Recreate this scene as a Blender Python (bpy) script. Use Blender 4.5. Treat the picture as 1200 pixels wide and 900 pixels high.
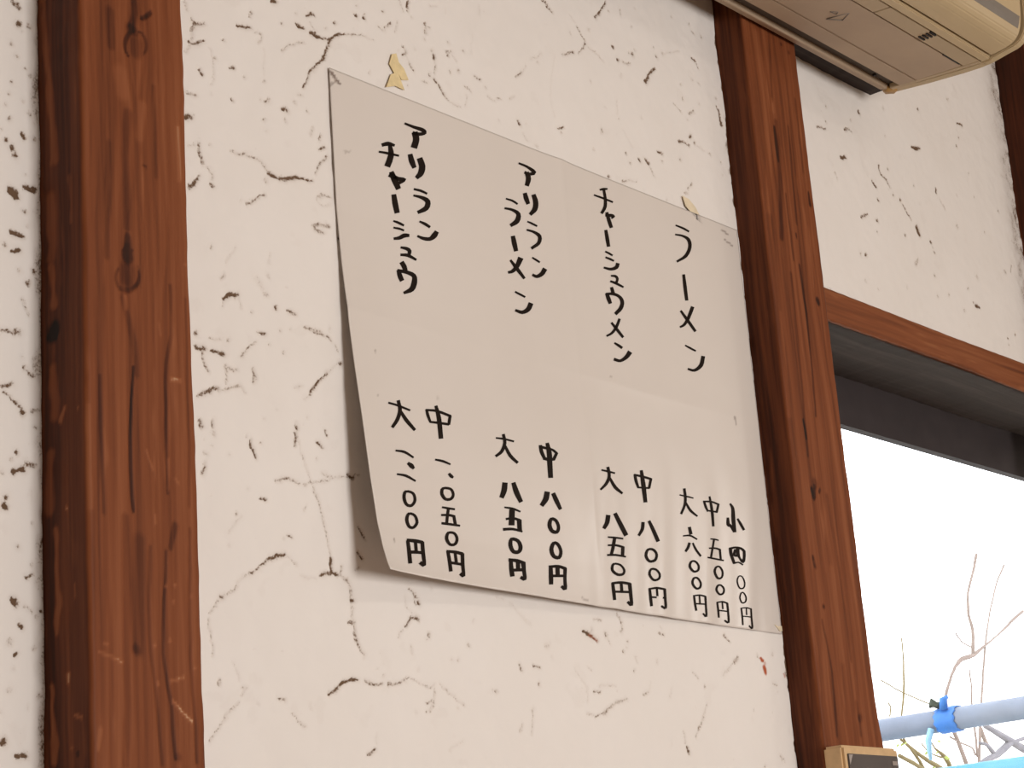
import bpy, bmesh, math, random
import numpy as np
from mathutils import Matrix, Vector

for o in list(bpy.data.objects):
    bpy.data.objects.remove(o, do_unlink=True)
scene = bpy.context.scene
C = scene.collection

# ------------------------------------------------------------------ camera
cam_d = bpy.data.cameras.new('camera'); cam = bpy.data.objects.new('camera', cam_d); C.objects.link(cam)
cam_d.sensor_width = 36; cam_d.lens = 72.0; cam_d.clip_start = .02
M3 = Matrix([[0.643277, -0.167529, -0.74708], [-0.762126, -0.233398, -0.603895], [-0.073197, 0.957841, -0.277818]])
cam.matrix_world = Matrix.Translation((0, -1.055, 1.15)) @ M3.to_4x4()
scene.camera = cam

# ------------------------------------------------------------------ sky, daylight, exposure
world = bpy.data.worlds.new('sky'); scene.world = world; world.use_nodes = True
bg = world.node_tree.nodes['Background']; bg.inputs['Color'].default_value = (.93, .97, 1.0, 1); bg.inputs['Strength'].default_value = 3.4

def area_light(name, loc, rot, sx, sy, power, col):
    d = bpy.data.lights.new(name, 'AREA'); d.shape = 'RECTANGLE'; d.size = sx; d.size_y = sy; d.energy = power; d.color = col
    o = bpy.data.objects.new(name, d); C.objects.link(o); o.location = loc; o.rotation_euler = rot
    return o
# daylight coming through the window in the opposite wall, then two added lamps
area_light('daylight_opposite_window', (1.16, -2.93, 1.20), (math.radians(90), 0, 0), .8, .8, 49, (1, .972, .945))
area_light('sheet_gloss_lamp', (3.28, -1.40, 1.86), (0, math.radians(90), 0), .34, .30, 2.2, (1, .97, .93))  # added lamp at the right wall, for glossy streaks on the sheet
area_light('ceiling_fill', (1.9, -1.75, 2.40), (0, 0, 0), 1.1, .25, 6.5, (1, .95, .90))  # added fill lamp under the ceiling, without a fixture

vs = scene.view_settings
vs.view_transform = 'Standard'; vs.look = 'None'; vs.gamma = 1; vs.use_curve_mapping = False; vs.exposure = 0.06
scene.cycles.use_denoising = True
scene.cycles.max_bounces = 8

# ------------------------------------------------------------------ helpers
def mat(name):
    m = bpy.data.materials.new(name); m.use_nodes = True
    nt = m.node_tree; return m, nt, nt.nodes['Principled BSDF']
def N(nt, t, **kw):
    n = nt.nodes.new(t)
    for k, v in kw.items(): setattr(n, k, v)
    return n
def plain(name, col, rough=.6, noise=.12, scale=60., bump=.0, spec=.4, metal=0, coat=0.):
    m, nt, b = mat(name)
    tc = N(nt, 'ShaderNodeTexCoord'); nz = N(nt, 'ShaderNodeTexNoise'); nz.inputs['Scale'].default_value = scale; nz.inputs['Detail'].default_value = 5
    nt.links.new(tc.outputs['Object'], nz.inputs['Vector'])
    mx = N(nt, 'ShaderNodeMix', data_type='RGBA')
    mx.inputs[6].default_value = tuple(c*(1-noise) for c in col)+(1,); mx.inputs[7].default_value = tuple(min(1, c*(1+noise)) for c in col)+(1,)
    nt.links.new(nz.outputs['Fac'], mx.inputs[0]); nt.links.new(mx.outputs[2], b.inputs['Base Color'])
    b.inputs['Roughness'].default_value = rough; b.inputs['Specular IOR Level'].default_value = spec; b.inputs['Metallic'].default_value = metal
    b.inputs['Coat Weight'].default_value = coat
    if bump:
        bp = N(nt, 'ShaderNodeBump'); bp.inputs['Strength'].default_value = bump; bp.inputs['Distance'].default_value = .001
        nt.links.new(nz.outputs['Fac'], bp.inputs['Height']); nt.links.new(bp.outputs['Normal'], b.inputs['Normal'])
    return m
def link(name, me, m, parent=None, smooth=False):
    if m: me.materials.append(m)
    o = bpy.data.objects.new(name, me); C.objects.link(o)
    if parent: o.parent = parent
    if smooth: me.polygons.foreach_set('use_smooth', [True]*len(me.polygons))
    return o
def pyd(name, v, f, m, parent=None, smooth=False):
    me = bpy.data.meshes.new(name); me.from_pydata(v, [], f); me.update(); return link(name, me, m, parent, smooth)
def tag(o, label=None, cat=None, group=None, kind=None):
    if label: o['label'] = label
    if cat: o['category'] = cat
    if group: o['group'] = group
    if kind: o['kind'] = kind
    return o
def boxes(name, lst, m, parent=None, bevel=0.):
    bm = bmesh.new()
    for (x0, x1, y0, y1, z0, z1) in lst:
        r = bmesh.ops.create_cube(bm, size=1)
        for v in r['verts']:
            v.co = Vector(((x0+x1)/2+v.co.x*(x1-x0), (y0+y1)/2+v.co.y*(y1-y0), (z0+z1)/2+v.co.z*(z1-z0)))
    if bevel: bmesh.ops.bevel(bm, geom=bm.edges[:], offset=bevel, segments=2, affect='EDGES', clamp_overlap=True)
    me = bpy.data.meshes.new(name); bm.to_mesh(me); bm.free(); return link(name, me, m, parent)
def extrude_x(name, prof, x0, x1, m, parent=None, bevel=0., smooth=False):
    """prof: closed (y,z) outline"""
    bm = bmesh.new()
    a = [bm.verts.new((x0, y, z)) for y, z in prof]; b = [bm.verts.new((x1, y, z)) for y, z in prof]; n = len(prof)
    bm.faces.new(a[::-1]); bm.faces.new(b)
    for i in range(n): bm.faces.new((a[i], a[(i+1) % n], b[(i+1) % n], b[i]))
    bmesh.ops.recalc_face_normals(bm, faces=bm.faces[:])
    if bevel: bmesh.ops.bevel(bm, geom=bm.edges[:], offset=bevel, segments=2, affect='EDGES', clamp_overlap=True)
    me = bpy.data.meshes.new(name); bm.to_mesh(me); bm.free(); return link(name, me, m, parent, smooth)
def tube(bm, pts, rad, n=8):
    P = [Vector(p) for p in pts]; rings = []
    for i, p in enumerate(P):
        d = (P[min(i+1, len(P)-1)]-P[max(i-1, 0)]).normalized()
        a = d.cross(Vector((.3, .5, .81))).normalized(); b = d.cross(a)
        rings.append([bm.verts.new(p+(a*math.cos(t)+b*math.sin(t))*rad[i]) for t in [2*math.pi*k/n for k in range(n)]])
    for r0, r1 in zip(rings, rings[1:]):
        for k in range(n): bm.faces.new((r0[k], r0[(k+1) % n], r1[(k+1) % n], r1[k]))
    bm.faces.new(rings[0][::-1]); bm.faces.new(rings[-1])
def bm_obj(name, bm, m, parent=None, smooth=True):
    bmesh.ops.recalc_face_normals(bm, faces=bm.faces[:])
    me = bpy.data.meshes.new(name); bm.to_mesh(me); bm.free(); return link(name, me, m, parent, smooth)

# value noise on arrays
_rng = np.random.RandomState(7); _T = _rng.rand(64, 256, 256)[:24].astype(np.float32)
def vn(x, y, seed):
    t = _T[seed % 24]; xi = np.floor(x).astype(int); yi = np.floor(y).astype(int); fx = x-xi; fy = y-yi
    fx = fx*fx*(3-2*fx); fy = fy*fy*(3-2*fy); xi &= 255; yi &= 255; x1 = (xi+1) & 255; y1 = (yi+1) & 255
    return (t[xi, yi]*(1-fx)+t[x1, yi]*fx)*(1-fy)+(t[xi, y1]*(1-fx)+t[x1, y1]*fx)*fy
def fbm(x, y, seed, o=4):
    s = 0; a = .5; q = 0
    for i in range(o): s = s+a*vn(x*2**i+i*13.7, y*2**i+i*7.3, seed+i); q += a; a *= .55
    return s/q
def stamp(D, gx, gz, WX, WZ, strokes, soft=.0006, lo=.5, hi=1.15, signed=False):
    """stamp brush strokes (strength, then x, z, width in 0.1 mm) into field D laid out on the grid gx, gz"""
    for q in strokes:
        s = q[0]/100; p = np.array(q[1:], float).reshape(-1, 3)*1e-4
        if len(p) == 1: p = np.vstack([p, p+[2e-4, 1e-4, 0]])
        R = p[:, 2].max()*.95+.005
        i0, i1 = np.searchsorted(gx, [p[:, 0].min()-R, p[:, 0].max()+R]); j0, j1 = np.searchsorted(gz, [p[:, 1].min()-R, p[:, 1].max()+R])
        if i1 <= i0 or j1 <= j0: continue
        X = WX[j0:j1, i0:i1]; Z = WZ[j0:j1, i0:i1]; best = np.full(X.shape, 9.)
        for a, b in zip(p, p[1:]):
            d = b[:2]-a[:2]; L = d@d+1e-12
            t = np.clip(((X-a[0])*d[0]+(Z-a[1])*d[1])/L, 0, 1)
            dist = np.hypot(X-a[0]-t*d[0], Z-a[1]-t*d[1])
            best = np.minimum(best, dist/((a[2]+(b[2]-a[2])*t)*.5+soft))
        u = np.clip((best-lo)/(hi-lo), 0, 1); v = 1-u*u*(3-2*u)
        if signed: D[j0:j1, i0:i1] += s*v
        else: D[j0:j1, i0:i1] = np.maximum(D[j0:j1, i0:i1], s*v)
def steps(a, d0, d1, b, step, coarse=.05):
    l = [np.arange(a, d0-1e-6, coarse)] if a < d0 else []
    l.append(np.linspace(d0, d1, max(2, int(round((d1-d0)/step))+1)))
    if b > d1: l.append(np.linspace(d1, b, max(2, int((b-d1)/coarse)+1))[1:])
    return np.concatenate(l)
def grid_mesh(name, X, Y, Z, flip=False):
    nz, nx = X.shape; me = bpy.data.meshes.new(name)
    co = np.stack([X, Y, Z], -1).reshape(-1, 3).astype(np.float32)
    i = np.arange(nz*nx).reshape(nz, nx); q = np.stack([i[:-1, :-1], i[:-1, 1:], i[1:, 1:], i[1:, :-1]], -1).reshape(-1, 4)
    if flip: q = q[:, ::-1]
    n = len(q); me.vertices.add(len(co)); me.vertices.foreach_set('co', co.ravel())
    me.loops.add(n*4); me.loops.foreach_set('vertex_index', q.ravel().astype(np.int32))
    me.polygons.add(n); me.polygons.foreach_set('loop_start', np.arange(0, n*4, 4, dtype=np.int32)); me.polygons.foreach_set('use_smooth', np.ones(n, bool))
    me.update(calc_edges=True); return me
def attr(me, name, arr):
    a = me.attributes.new(name, 'FLOAT', 'POINT'); a.data.foreach_set('value', np.ascontiguousarray(arr, np.float32).ravel())

# ---- how far the menu sheet stands off the wall (metres), curling away at its lower left corner
LIFT_Z = np.array([1.440, 1.447, 1.455, 1.466, 1.486, 1.520, 1.568, 1.610, 1.653, 1.700, 1.745, 1.90])
LIFT_V = np.array([.0385, .0365, .0330, .0295, .0250, .0205, .0155, .0105, .0058, .0022, .0000, .000])
LIFT_X = np.array([1.09, 1.099, 1.115, 1.14, 1.18, 1.24, 1.32, 1.40, 1.50, 1.60, 1.72])
LIFT_F = np.array([1.03, 1.000, .900, .78, .63, .46, .31, .20, .09, .02, .0])
def sheet_lift(x, z):
    g = np.interp(z, LIFT_Z, LIFT_V); f = np.interp(x, LIFT_X, LIFT_F)
    fold = .0020*np.exp(-np.abs(x-1.397)/.016)*(.6+.4*np.sin(z*21)) + .0011*np.exp(-np.abs(z-1.660)/.016)*(.6+.4*np.cos(x*17))
    wave = (.0007*np.sin(x*92+z*14+1.5*np.sin(z*23))+.0004*np.sin(x*171-z*31))*np.clip((1.62-z)/.12, 0, 1)
    return .0022 + g*f + fold + wave*np.clip((x-1.30)/.1, 0, 1)

CHARS = [
('katakana_character',[[864,4006,875,4026,904,4004,916,4027,940,4002,954,4028,976,4000,991,4029,1014,4001,1029,4033,1050,4001,1067,4037,1076,4000,1100,4038,1091,3997,1124,4034,1096,3995,1141,4024,1099,4005,1139,3999,1097,4004,1113,3979,1077,3994,1084,3965,1055,3985,1053,3954,1032,3980,1023,3948,1005,3977,993,3944,970,3973,958,3940],[952,3953,1026,3989,959,3927,1035,3964,963,3912,1043,3944,963,3898,1044,3918,958,3880,1035,3888,946,3856,1022,3859,929,3818,1005,3822]]),
('katakana_character',[[885,3738,943,3763,889,3712,951,3739,891,3692,958,3722,897,3674,964,3707,907,3657,970,3691,919,3643,975,3674,934,3624,984,3652],[996,3729,1063,3764,1007,3701,1079,3739,1014,3682,1091,3718,1017,3666,1098,3693,1014,3649,1094,3663,1008,3630,1083,3634,1001,3614,1066,3606,994,3600,1042,3582,980,3584,1017,3564,958,3559,989,3543]]),
('katakana_character',[[930,3432,937,3452,961,3434,969,3455,988,3436,997,3459,1013,3437,1025,3461,1037,3436,1051,3459,1061,3435,1075,3456,1090,3432,1103,3452],[920,3373,927,3392,957,3375,966,3398,990,3376,1001,3403,1017,3374,1035,3406,1043,3369,1069,3407,1063,3362,1103,3404,1068,3356,1129,3389,1067,3348,1133,3361,1061,3332,1121,3329,1051,3317,1095,3297,1031,3301,1057,3271,998,3279,1015,3251,955,3252,970,3229]]),
('katakana_character',[[973,3157,983,3174,996,3153,1009,3174,1015,3149,1031,3174,1034,3146,1054,3173,1053,3142,1074,3169,1072,3138,1093,3163,1096,3133,1116,3156],[933,3018,946,3038,957,3013,973,3037,978,3009,995,3037,1003,3007,1017,3038,1033,3008,1043,3042,1066,3013,1071,3047,1100,3022,1091,3054,1132,3038,1103,3064,1159,3056,1115,3078,1178,3072,1128,3092,1192,3088,1139,3102,1200,3103,1149,3112,1213,3123,1166,3131]]),
('katakana_character',[[576,3724,567,3750,606,3737,596,3766,627,3745,621,3779,645,3751,650,3790,666,3756,679,3793,692,3760,705,3791,724,3766,735,3789],[528,3658,533,3677,566,3663,572,3684,600,3667,607,3690,636,3671,644,3695,678,3676,686,3699,722,3682,730,3703,771,3688,778,3707],[649,3759,690,3775,649,3729,700,3749,648,3705,709,3727,645,3684,713,3703,641,3668,710,3679,634,3652,703,3658,626,3634,694,3637,616,3614,684,3614,605,3593,671,3591,588,3561,654,3559]]),
('katakana_character',[[625,3474,655,3518,666,3469,695,3512,699,3465,726,3507,735,3464,752,3504,774,3471,781,3508,807,3481,814,3514,807,3488,846,3509,805,3497,825,3479,779,3481,796,3460,745,3460,762,3438],[640,3512,694,3542,649,3488,709,3521,655,3470,721,3506,664,3450,733,3488,678,3428,746,3466,695,3405,758,3441,715,3376,774,3409]]),
('katakana_character',[[653,3321,710,3341,654,3291,715,3313,655,3268,720,3291,657,3243,724,3269,663,3218,729,3245,670,3193,734,3219,679,3161,740,3185]]),
('katakana_character',[[652,3084,661,3100,674,3082,683,3101,692,3081,703,3103,710,3079,724,3102,729,3077,744,3100,750,3075,764,3096,775,3072,788,3092],[650,3024,655,3041,676,3026,682,3044,698,3028,705,3048,718,3029,727,3050,735,3030,746,3049,753,3029,764,3048,774,3029,784,3046],[643,2922,643,2944,670,2929,670,2954,692,2934,690,2962,717,2942,707,2970,743,2954,726,2982,766,2967,747,2997,783,2975,773,3010,796,2981,799,3017,812,2986,818,3019,837,2994,842,3021]]),
('katakana_character',[[715,2864,722,2884,741,2865,748,2889,761,2866,771,2894,777,2865,794,2896,790,2863,814,2895,800,2860,833,2891,803,2858,847,2879,802,2853,846,2860,798,2840,838,2843,790,2820,828,2822],[708,2796,711,2819,741,2802,744,2827,766,2806,774,2835,791,2808,807,2839,820,2806,840,2834,854,2802,872,2826,892,2796,907,2816]]),
('katakana_character',[[688,2731,737,2762,701,2715,752,2747,709,2704,763,2736,715,2694,772,2722,720,2683,776,2706,725,2670,778,2690,731,2650,781,2670],[643,2656,687,2675,646,2633,696,2654,648,2615,703,2638,652,2599,709,2625,658,2586,714,2615,665,2577,718,2606,674,2563,726,2592],[648,2642,657,2672,688,2646,698,2677,721,2650,732,2682,751,2651,767,2685,783,2650,804,2686,813,2646,842,2684,828,2640,873,2674,829,2631,888,2652,824,2614,888,2625,816,2594,883,2601,807,2574,872,2575,797,2555,855,2546,786,2540,826,2516,767,2524,787,2494,736,2505,748,2479,698,2482,706,2463]]),
('katakana_character',[[2358,4047,2369,4066,2401,4045,2413,4067,2439,4044,2454,4067,2474,4040,2494,4065,2510,4030,2537,4060,2544,4018,2580,4052,2554,4013,2607,4035,2558,4025,2576,3998,2533,4013,2536,3983,2507,4003,2501,3974,2490,4001,2475,3971,2473,4002,2453,3972,2447,4004,2426,3973],[2439,3984,2498,4012,2446,3959,2510,3990,2450,3943,2520,3972,2450,3929,2523,3948,2446,3913,2514,3920,2438,3891,2499,3894,2425,3860,2481,3863]]),
('katakana_character',[[2390,3774,2444,3796,2393,3754,2451,3778,2394,3739,2457,3766,2398,3724,2463,3754,2406,3709,2468,3739,2417,3695,2473,3723,2429,3675,2481,3701],[2511,3788,2569,3815,2519,3761,2583,3790,2525,3741,2594,3770,2526,3722,2600,3746,2524,3702,2599,3719,2519,3682,2592,3691,2511,3665,2576,3660,2500,3648,2549,3632,2480,3626,2518,3610,2452,3598,2484,3584]]),
('katakana_character',[[2417,3507,2428,3523,2440,3505,2452,3522,2459,3503,2473,3522,2480,3500,2494,3520,2501,3498,2515,3518,2523,3496,2537,3515,2550,3494,2563,3512],[2398,3422,2406,3440,2436,3423,2445,3444,2469,3424,2481,3447,2497,3421,2515,3447,2524,3415,2549,3445,2545,3407,2581,3439,2555,3398,2605,3424,2555,3385,2609,3397,2549,3365,2599,3367,2537,3346,2577,3336,2515,3327,2542,3308,2480,3304,2501,3284,2438,3275,2457,3257]]),
('katakana_character',[[2443,3173,2456,3189,2460,3169,2475,3186,2475,3165,2491,3184,2490,3162,2507,3181,2507,3158,2524,3177,2524,3155,2540,3173,2546,3151,2561,3168],[2422,3005,2442,3030,2443,3000,2465,3027,2462,2996,2480,3026,2490,2997,2491,3028,2523,3008,2509,3037,2556,3024,2530,3051,2587,3043,2548,3064,2611,3064,2560,3077,2628,3085,2572,3093,2650,3111,2593,3120]]),
('katakana_character',[[2140,3654,2148,3670,2172,3654,2181,3672,2200,3655,2211,3675,2225,3654,2239,3675,2247,3651,2264,3671,2269,3647,2286,3666,2294,3641,2310,3659],[2112,3555,2119,3575,2151,3559,2159,3581,2185,3562,2195,3587,2214,3562,2230,3589,2242,3557,2266,3589,2265,3550,2303,3585,2273,3541,2330,3570,2270,3529,2335,3542,2260,3508,2325,3509,2247,3490,2302,3476,2231,3475,2268,3449,2204,3454,2230,3429,2167,3427,2189,3406]]),
('katakana_character',[[2172,3316,2228,3337,2175,3290,2235,3312,2177,3269,2241,3293,2180,3248,2246,3273,2186,3227,2250,3252,2194,3206,2253,3229,2203,3179,2258,3201]]),
('katakana_character',[[2254,3145,2323,3141,2232,3107,2296,3103,2216,3078,2274,3073,2201,3054,2251,3045,2183,3034,2225,3020,2165,3016,2199,2998,2148,3002,2172,2979,2134,2992,2145,2966,2117,2984,2122,2959,2091,2973,2095,2951],[2127,3079,2152,3097,2153,3055,2185,3077,2176,3032,2215,3060,2201,3010,2244,3040,2231,2989,2272,3017,2264,2968,2299,2993,2300,2944,2330,2965]]),
('katakana_character',[[2159,2792,2173,2809,2183,2787,2198,2806,2204,2783,2220,2803,2225,2780,2241,2800,2246,2777,2262,2797,2268,2774,2283,2793,2294,2771,2307,2788],[2137,2615,2153,2639,2171,2611,2189,2639,2201,2607,2217,2639,2238,2609,2240,2643,2278,2622,2262,2653,2315,2640,2286,2668,2349,2662,2304,2683,2373,2687,2315,2696,2388,2710,2327,2713,2406,2739,2345,2742]]),
('katakana_character',[[3555,4097,3551,4113,3578,4105,3574,4124,3596,4110,3593,4133,3614,4116,3613,4141,3632,4122,3634,4146,3652,4129,3654,4150,3678,4138,3680,4156],[3449,4020,3459,4037,3493,4020,3504,4039,3533,4020,3546,4041,3577,4021,3591,4042,3627,4021,3641,4042,3681,4020,3695,4041,3740,4020,3753,4040],[3598,4123,3638,4138,3601,4091,3643,4106,3604,4063,3648,4078,3604,4035,3651,4050,3603,4006,3651,4020,3598,3977,3649,3989,3590,3951,3640,3956,3576,3928,3619,3924,3555,3902,3594,3896,3528,3870,3565,3865]]),
('katakana_character',[[3604,3850,3607,3875,3640,3857,3643,3886,3667,3863,3673,3895,3690,3867,3700,3902,3709,3871,3724,3904,3724,3874,3745,3902,3725,3880,3760,3892,3727,3884,3744,3873,3712,3875,3725,3862,3691,3862,3703,3850],[3609,3892,3655,3910,3615,3863,3665,3883,3620,3838,3675,3861,3626,3815,3684,3839,3636,3792,3692,3817,3646,3771,3700,3795,3659,3746,3710,3768]]),
('katakana_character',[[3567,3706,3613,3722,3569,3676,3620,3694,3571,3651,3626,3670,3573,3626,3630,3645,3576,3600,3633,3620,3581,3575,3635,3593,3586,3544,3638,3561]]),
('katakana_character',[[3545,3483,3558,3500,3565,3480,3579,3499,3582,3478,3597,3498,3598,3476,3615,3497,3615,3473,3633,3494,3632,3471,3649,3490,3653,3468,3670,3486],[3542,3424,3554,3443,3567,3422,3581,3443,3589,3421,3604,3443,3609,3420,3625,3443,3628,3419,3644,3441,3646,3418,3662,3438,3668,3417,3683,3436],[3500,3313,3511,3333,3540,3313,3553,3337,3576,3313,3588,3340,3614,3317,3618,3346,3653,3328,3645,3356,3690,3342,3671,3369,3722,3360,3688,3380,3745,3382,3693,3386,3753,3400,3698,3396,3763,3420,3708,3416]]),
('katakana_character',[[3605,3255,3608,3273,3632,3259,3635,3280,3651,3262,3659,3286,3664,3262,3683,3289,3673,3259,3703,3285,3681,3255,3718,3276,3684,3250,3725,3261,3681,3240,3718,3242,3670,3224,3706,3223,3655,3201,3691,3200],[3582,3197,3595,3218,3613,3196,3627,3219,3638,3194,3655,3220,3666,3192,3686,3219,3700,3189,3721,3214,3739,3186,3757,3208,3781,3182,3797,3201]]),
('katakana_character',[[3576,3143,3621,3160,3588,3084,3644,3105],[3490,3065,3534,3084,3496,3044,3547,3066,3500,3028,3557,3052,3505,3012,3566,3039,3513,2999,3572,3025,3522,2987,3576,3011,3533,2971,3583,2992],[3503,3053,3505,3077,3542,3061,3544,3087,3573,3068,3578,3096,3602,3072,3613,3102,3631,3074,3648,3105,3660,3074,3682,3104,3683,3070,3713,3099,3701,3061,3740,3090,3714,3049,3763,3075,3718,3035,3776,3054,3715,3018,3775,3027,3704,2996,3762,2997,3689,2975,3741,2967,3668,2954,3710,2938,3639,2931,3675,2913,3602,2900,3635,2884]]),
('katakana_character',[[3661,2860,3697,2859,3638,2826,3676,2825,3618,2797,3657,2795,3597,2771,3635,2765,3573,2744,3607,2736,3547,2718,3577,2708,3522,2697,3545,2684,3499,2682,3514,2666,3474,2669,3485,2653,3442,2653,3452,2638],[3529,2785,3557,2804,3555,2766,3587,2787,3577,2749,3613,2772,3600,2731,3639,2756,3627,2713,3665,2737,3656,2694,3692,2717,3689,2672,3722,2693]]),
('katakana_character',[[3551,2593,3568,2610,3573,2586,3592,2607,3591,2581,3614,2604,3608,2576,3634,2601,3624,2571,3651,2597,3639,2567,3667,2592,3660,2561,3687,2585],[3513,2423,3533,2453,3550,2422,3570,2452,3583,2421,3597,2450,3623,2427,3620,2454,3665,2443,3646,2467,3706,2464,3677,2486,3742,2485,3703,2506,3771,2506,3722,2522,3793,2526,3738,2540,3823,2553,3764,2568]]),
('katakana_character',[[4754,4034,4765,4051,4796,4033,4809,4052,4833,4032,4848,4053,4869,4030,4887,4053,4904,4027,4923,4050,4937,4024,4957,4045,4976,4019,4994,4040],[4733,3931,4740,3949,4779,3937,4787,3957,4820,3942,4830,3964,4856,3943,4872,3968,4890,3940,4914,3969,4919,3933,4956,3966,4937,3922,4988,3953,4945,3905,5005,3929,4947,3882,5008,3898,4940,3855,4999,3863,4923,3824,4977,3824,4895,3789,4944,3783,4863,3757,4901,3742,4822,3727,4846,3708,4770,3697,4787,3678,4710,3662,4725,3646]]),
('katakana_character',[[4789,3537,4836,3551,4787,3491,4839,3506,4785,3450,4842,3467,4785,3408,4845,3425,4787,3364,4846,3381,4790,3319,4847,3335,4794,3268,4848,3283]]),
('katakana_character',[[4886,3233,4941,3232,4853,3184,4907,3183,4825,3143,4877,3141,4798,3105,4847,3101,4771,3072,4815,3066,4744,3042,4783,3034,4720,3019,4752,3007,4701,3005,4720,2988,4680,2994,4692,2976,4651,2979,4661,2964],[4682,3138,4714,3157,4716,3109,4753,3130,4747,3082,4788,3106,4780,3055,4824,3081,4817,3027,4860,3053,4856,2999,4896,3023,4898,2968,4936,2990]]),
('katakana_character',[[4706,2792,4720,2806,4735,2786,4751,2803,4760,2780,4778,2800,4787,2776,4806,2797,4816,2772,4834,2792,4846,2769,4862,2788,4880,2766,4895,2783],[4709,2552,4722,2573,4749,2550,4764,2574,4787,2548,4798,2575,4833,2555,4826,2582,4885,2575,4860,2599,4936,2604,4896,2623,4980,2637,4924,2647,5007,2673,4942,2672,5021,2708,4957,2703,5038,2748,4976,2743]]),
('kanji_character',[[347,1461,356,1479,385,1461,395,1479,419,1461,430,1479,457,1459,469,1478,502,1455,515,1474,553,1450,565,1468,607,1445,620,1462],[458,1507,499,1521,462,1479,504,1493,465,1456,510,1469,463,1433,509,1441,454,1408,498,1410,439,1381,481,1379,421,1354,460,1348,400,1328,434,1319,374,1302,405,1292,344,1271,372,1262],[470,1425,499,1441,488,1398,522,1417,505,1374,544,1396,526,1350,567,1375,556,1328,594,1353,590,1306,624,1330,627,1283,658,1304]]),
('kanji_character',[[808,1496,840,1506,810,1476,844,1487,811,1459,847,1471,815,1442,851,1456,822,1425,856,1439,831,1409,861,1422,841,1391,868,1402],[813,1484,818,1503,861,1490,866,1510,903,1495,910,1517,948,1498,960,1520,1000,1495,1015,1518,1057,1489,1073,1512,1120,1483,1136,1506],[1102,1498,1139,1500,1068,1413,1104,1416],[846,1389,852,1408,888,1393,895,1413,926,1396,934,1417,964,1399,972,1421,1002,1402,1011,1424,1041,1404,1050,1427,1085,1407,1094,1430],[931,1547,968,1560,935,1511,980,1527,939,1480,990,1497,941,1443,998,1459,940,1393,999,1407,938,1335,996,1348,936,1270,993,1283]]),
('price_numeral',[[362,1071,367,1086,401,1073,407,1091,435,1075,444,1096,467,1074,482,1096,500,1069,519,1088,535,1060,553,1077,575,1049,589,1064]]),
('decimal_dot',[[487,988,513,1011,503,979,534,1007,513,971,551,1004,522,965,566,999,531,962,574,991,542,960,577,983,556,955,583,972]]),
('price_numeral',[[341,876,347,891,382,878,389,895,418,879,427,899,452,877,467,899,487,872,504,892,524,864,540,881,565,855,579,870]]),
('price_numeral',[[423,766,435,746,395,745,429,740,381,721,421,724,375,698,417,707,376,677,418,689,384,656,422,672,399,640,430,660,423,632,443,656,453,632,459,656,484,640,472,659,512,658,487,669,536,680,504,685,550,703,514,701,553,726,517,717,547,748,514,735,531,765,505,746,499,772,484,751,461,772,454,751,424,764,434,747]]),
('price_numeral',[[422,586,435,567,395,566,428,560,378,543,418,543,369,520,412,527,370,498,412,510,379,477,418,492,393,461,425,481,416,454,435,478,443,454,448,478,472,463,459,481,499,479,474,491,522,499,491,506,538,522,501,519,538,545,502,535,530,566,497,552,514,582,487,564,488,590,470,570,456,592,448,571,423,585,434,569]]),
('kanji_character',[[332,347,375,357,328,317,373,327,324,292,372,302,319,264,369,274,311,231,362,241,301,195,352,206,289,155,341,165],[336,338,348,365,382,342,395,370,420,344,434,374,454,346,470,376,482,347,500,377,509,348,526,376,542,349,559,375],[521,363,569,371,515,330,563,339,509,302,558,311,505,272,553,282,499,235,547,245,493,196,538,204,486,174,525,173,505,182,479,155,495,189,457,164,476,201,435,174],[435,357,476,365,419,266,460,273],[326,240,336,267,367,246,377,273,401,251,411,278,433,255,444,281,462,258,475,283,492,260,504,284,528,263,539,285]]),
('price_numeral',[[855,1077,861,1092,889,1077,897,1095,919,1077,928,1097,948,1076,961,1097,978,1074,992,1093,1009,1071,1022,1088,1043,1067,1055,1082]]),
('decimal_dot',[[1001,985,1029,1002,1010,975,1041,995,1017,968,1051,991,1024,963,1058,987,1034,960,1063,983,1043,959,1067,979,1055,957,1075,974]]),
('price_numeral',[[908,863,924,845,883,842,919,838,874,819,915,825,873,798,915,811,883,780,921,799,900,765,933,787,924,756,945,780,956,756,962,781,989,763,984,785,1018,775,1001,792,1040,792,1011,799,1054,811,1020,811,1059,829,1024,823,1056,847,1022,835,1045,863,1015,847,1023,875,1004,854,988,877,978,855,946,873,944,852,909,862,923,846]]),
('price_numeral',[[869,686,877,701,896,686,904,703,920,686,928,704,945,686,953,705,972,687,980,706,1002,689,1009,707,1035,691,1042,708],[939,700,976,702,929,675,965,676,920,654,957,656,912,633,949,635,904,611,941,614,897,588,934,592,888,562,925,565],[848,617,851,635,885,622,888,641,916,626,921,646,945,628,952,650,969,629,980,651,992,628,1005,650,1022,627,1034,649],[994,636,1032,646,1000,567,1039,576],[837,548,844,568,878,550,885,571,914,552,922,573,951,554,960,575,990,556,999,576,1031,558,1039,577,1076,561,1083,578]]),
('price_numeral',[[904,497,921,480,879,477,913,471,864,454,905,456,857,432,901,442,862,411,904,428,877,394,913,413,898,382,924,405,928,380,937,404,960,386,957,408,990,398,971,414,1013,416,982,423,1029,436,993,437,1037,456,999,450,1034,475,998,463,1022,493,990,477,1002,505,979,485,973,509,961,487,938,506,936,485,905,496,921,481]]),
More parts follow.
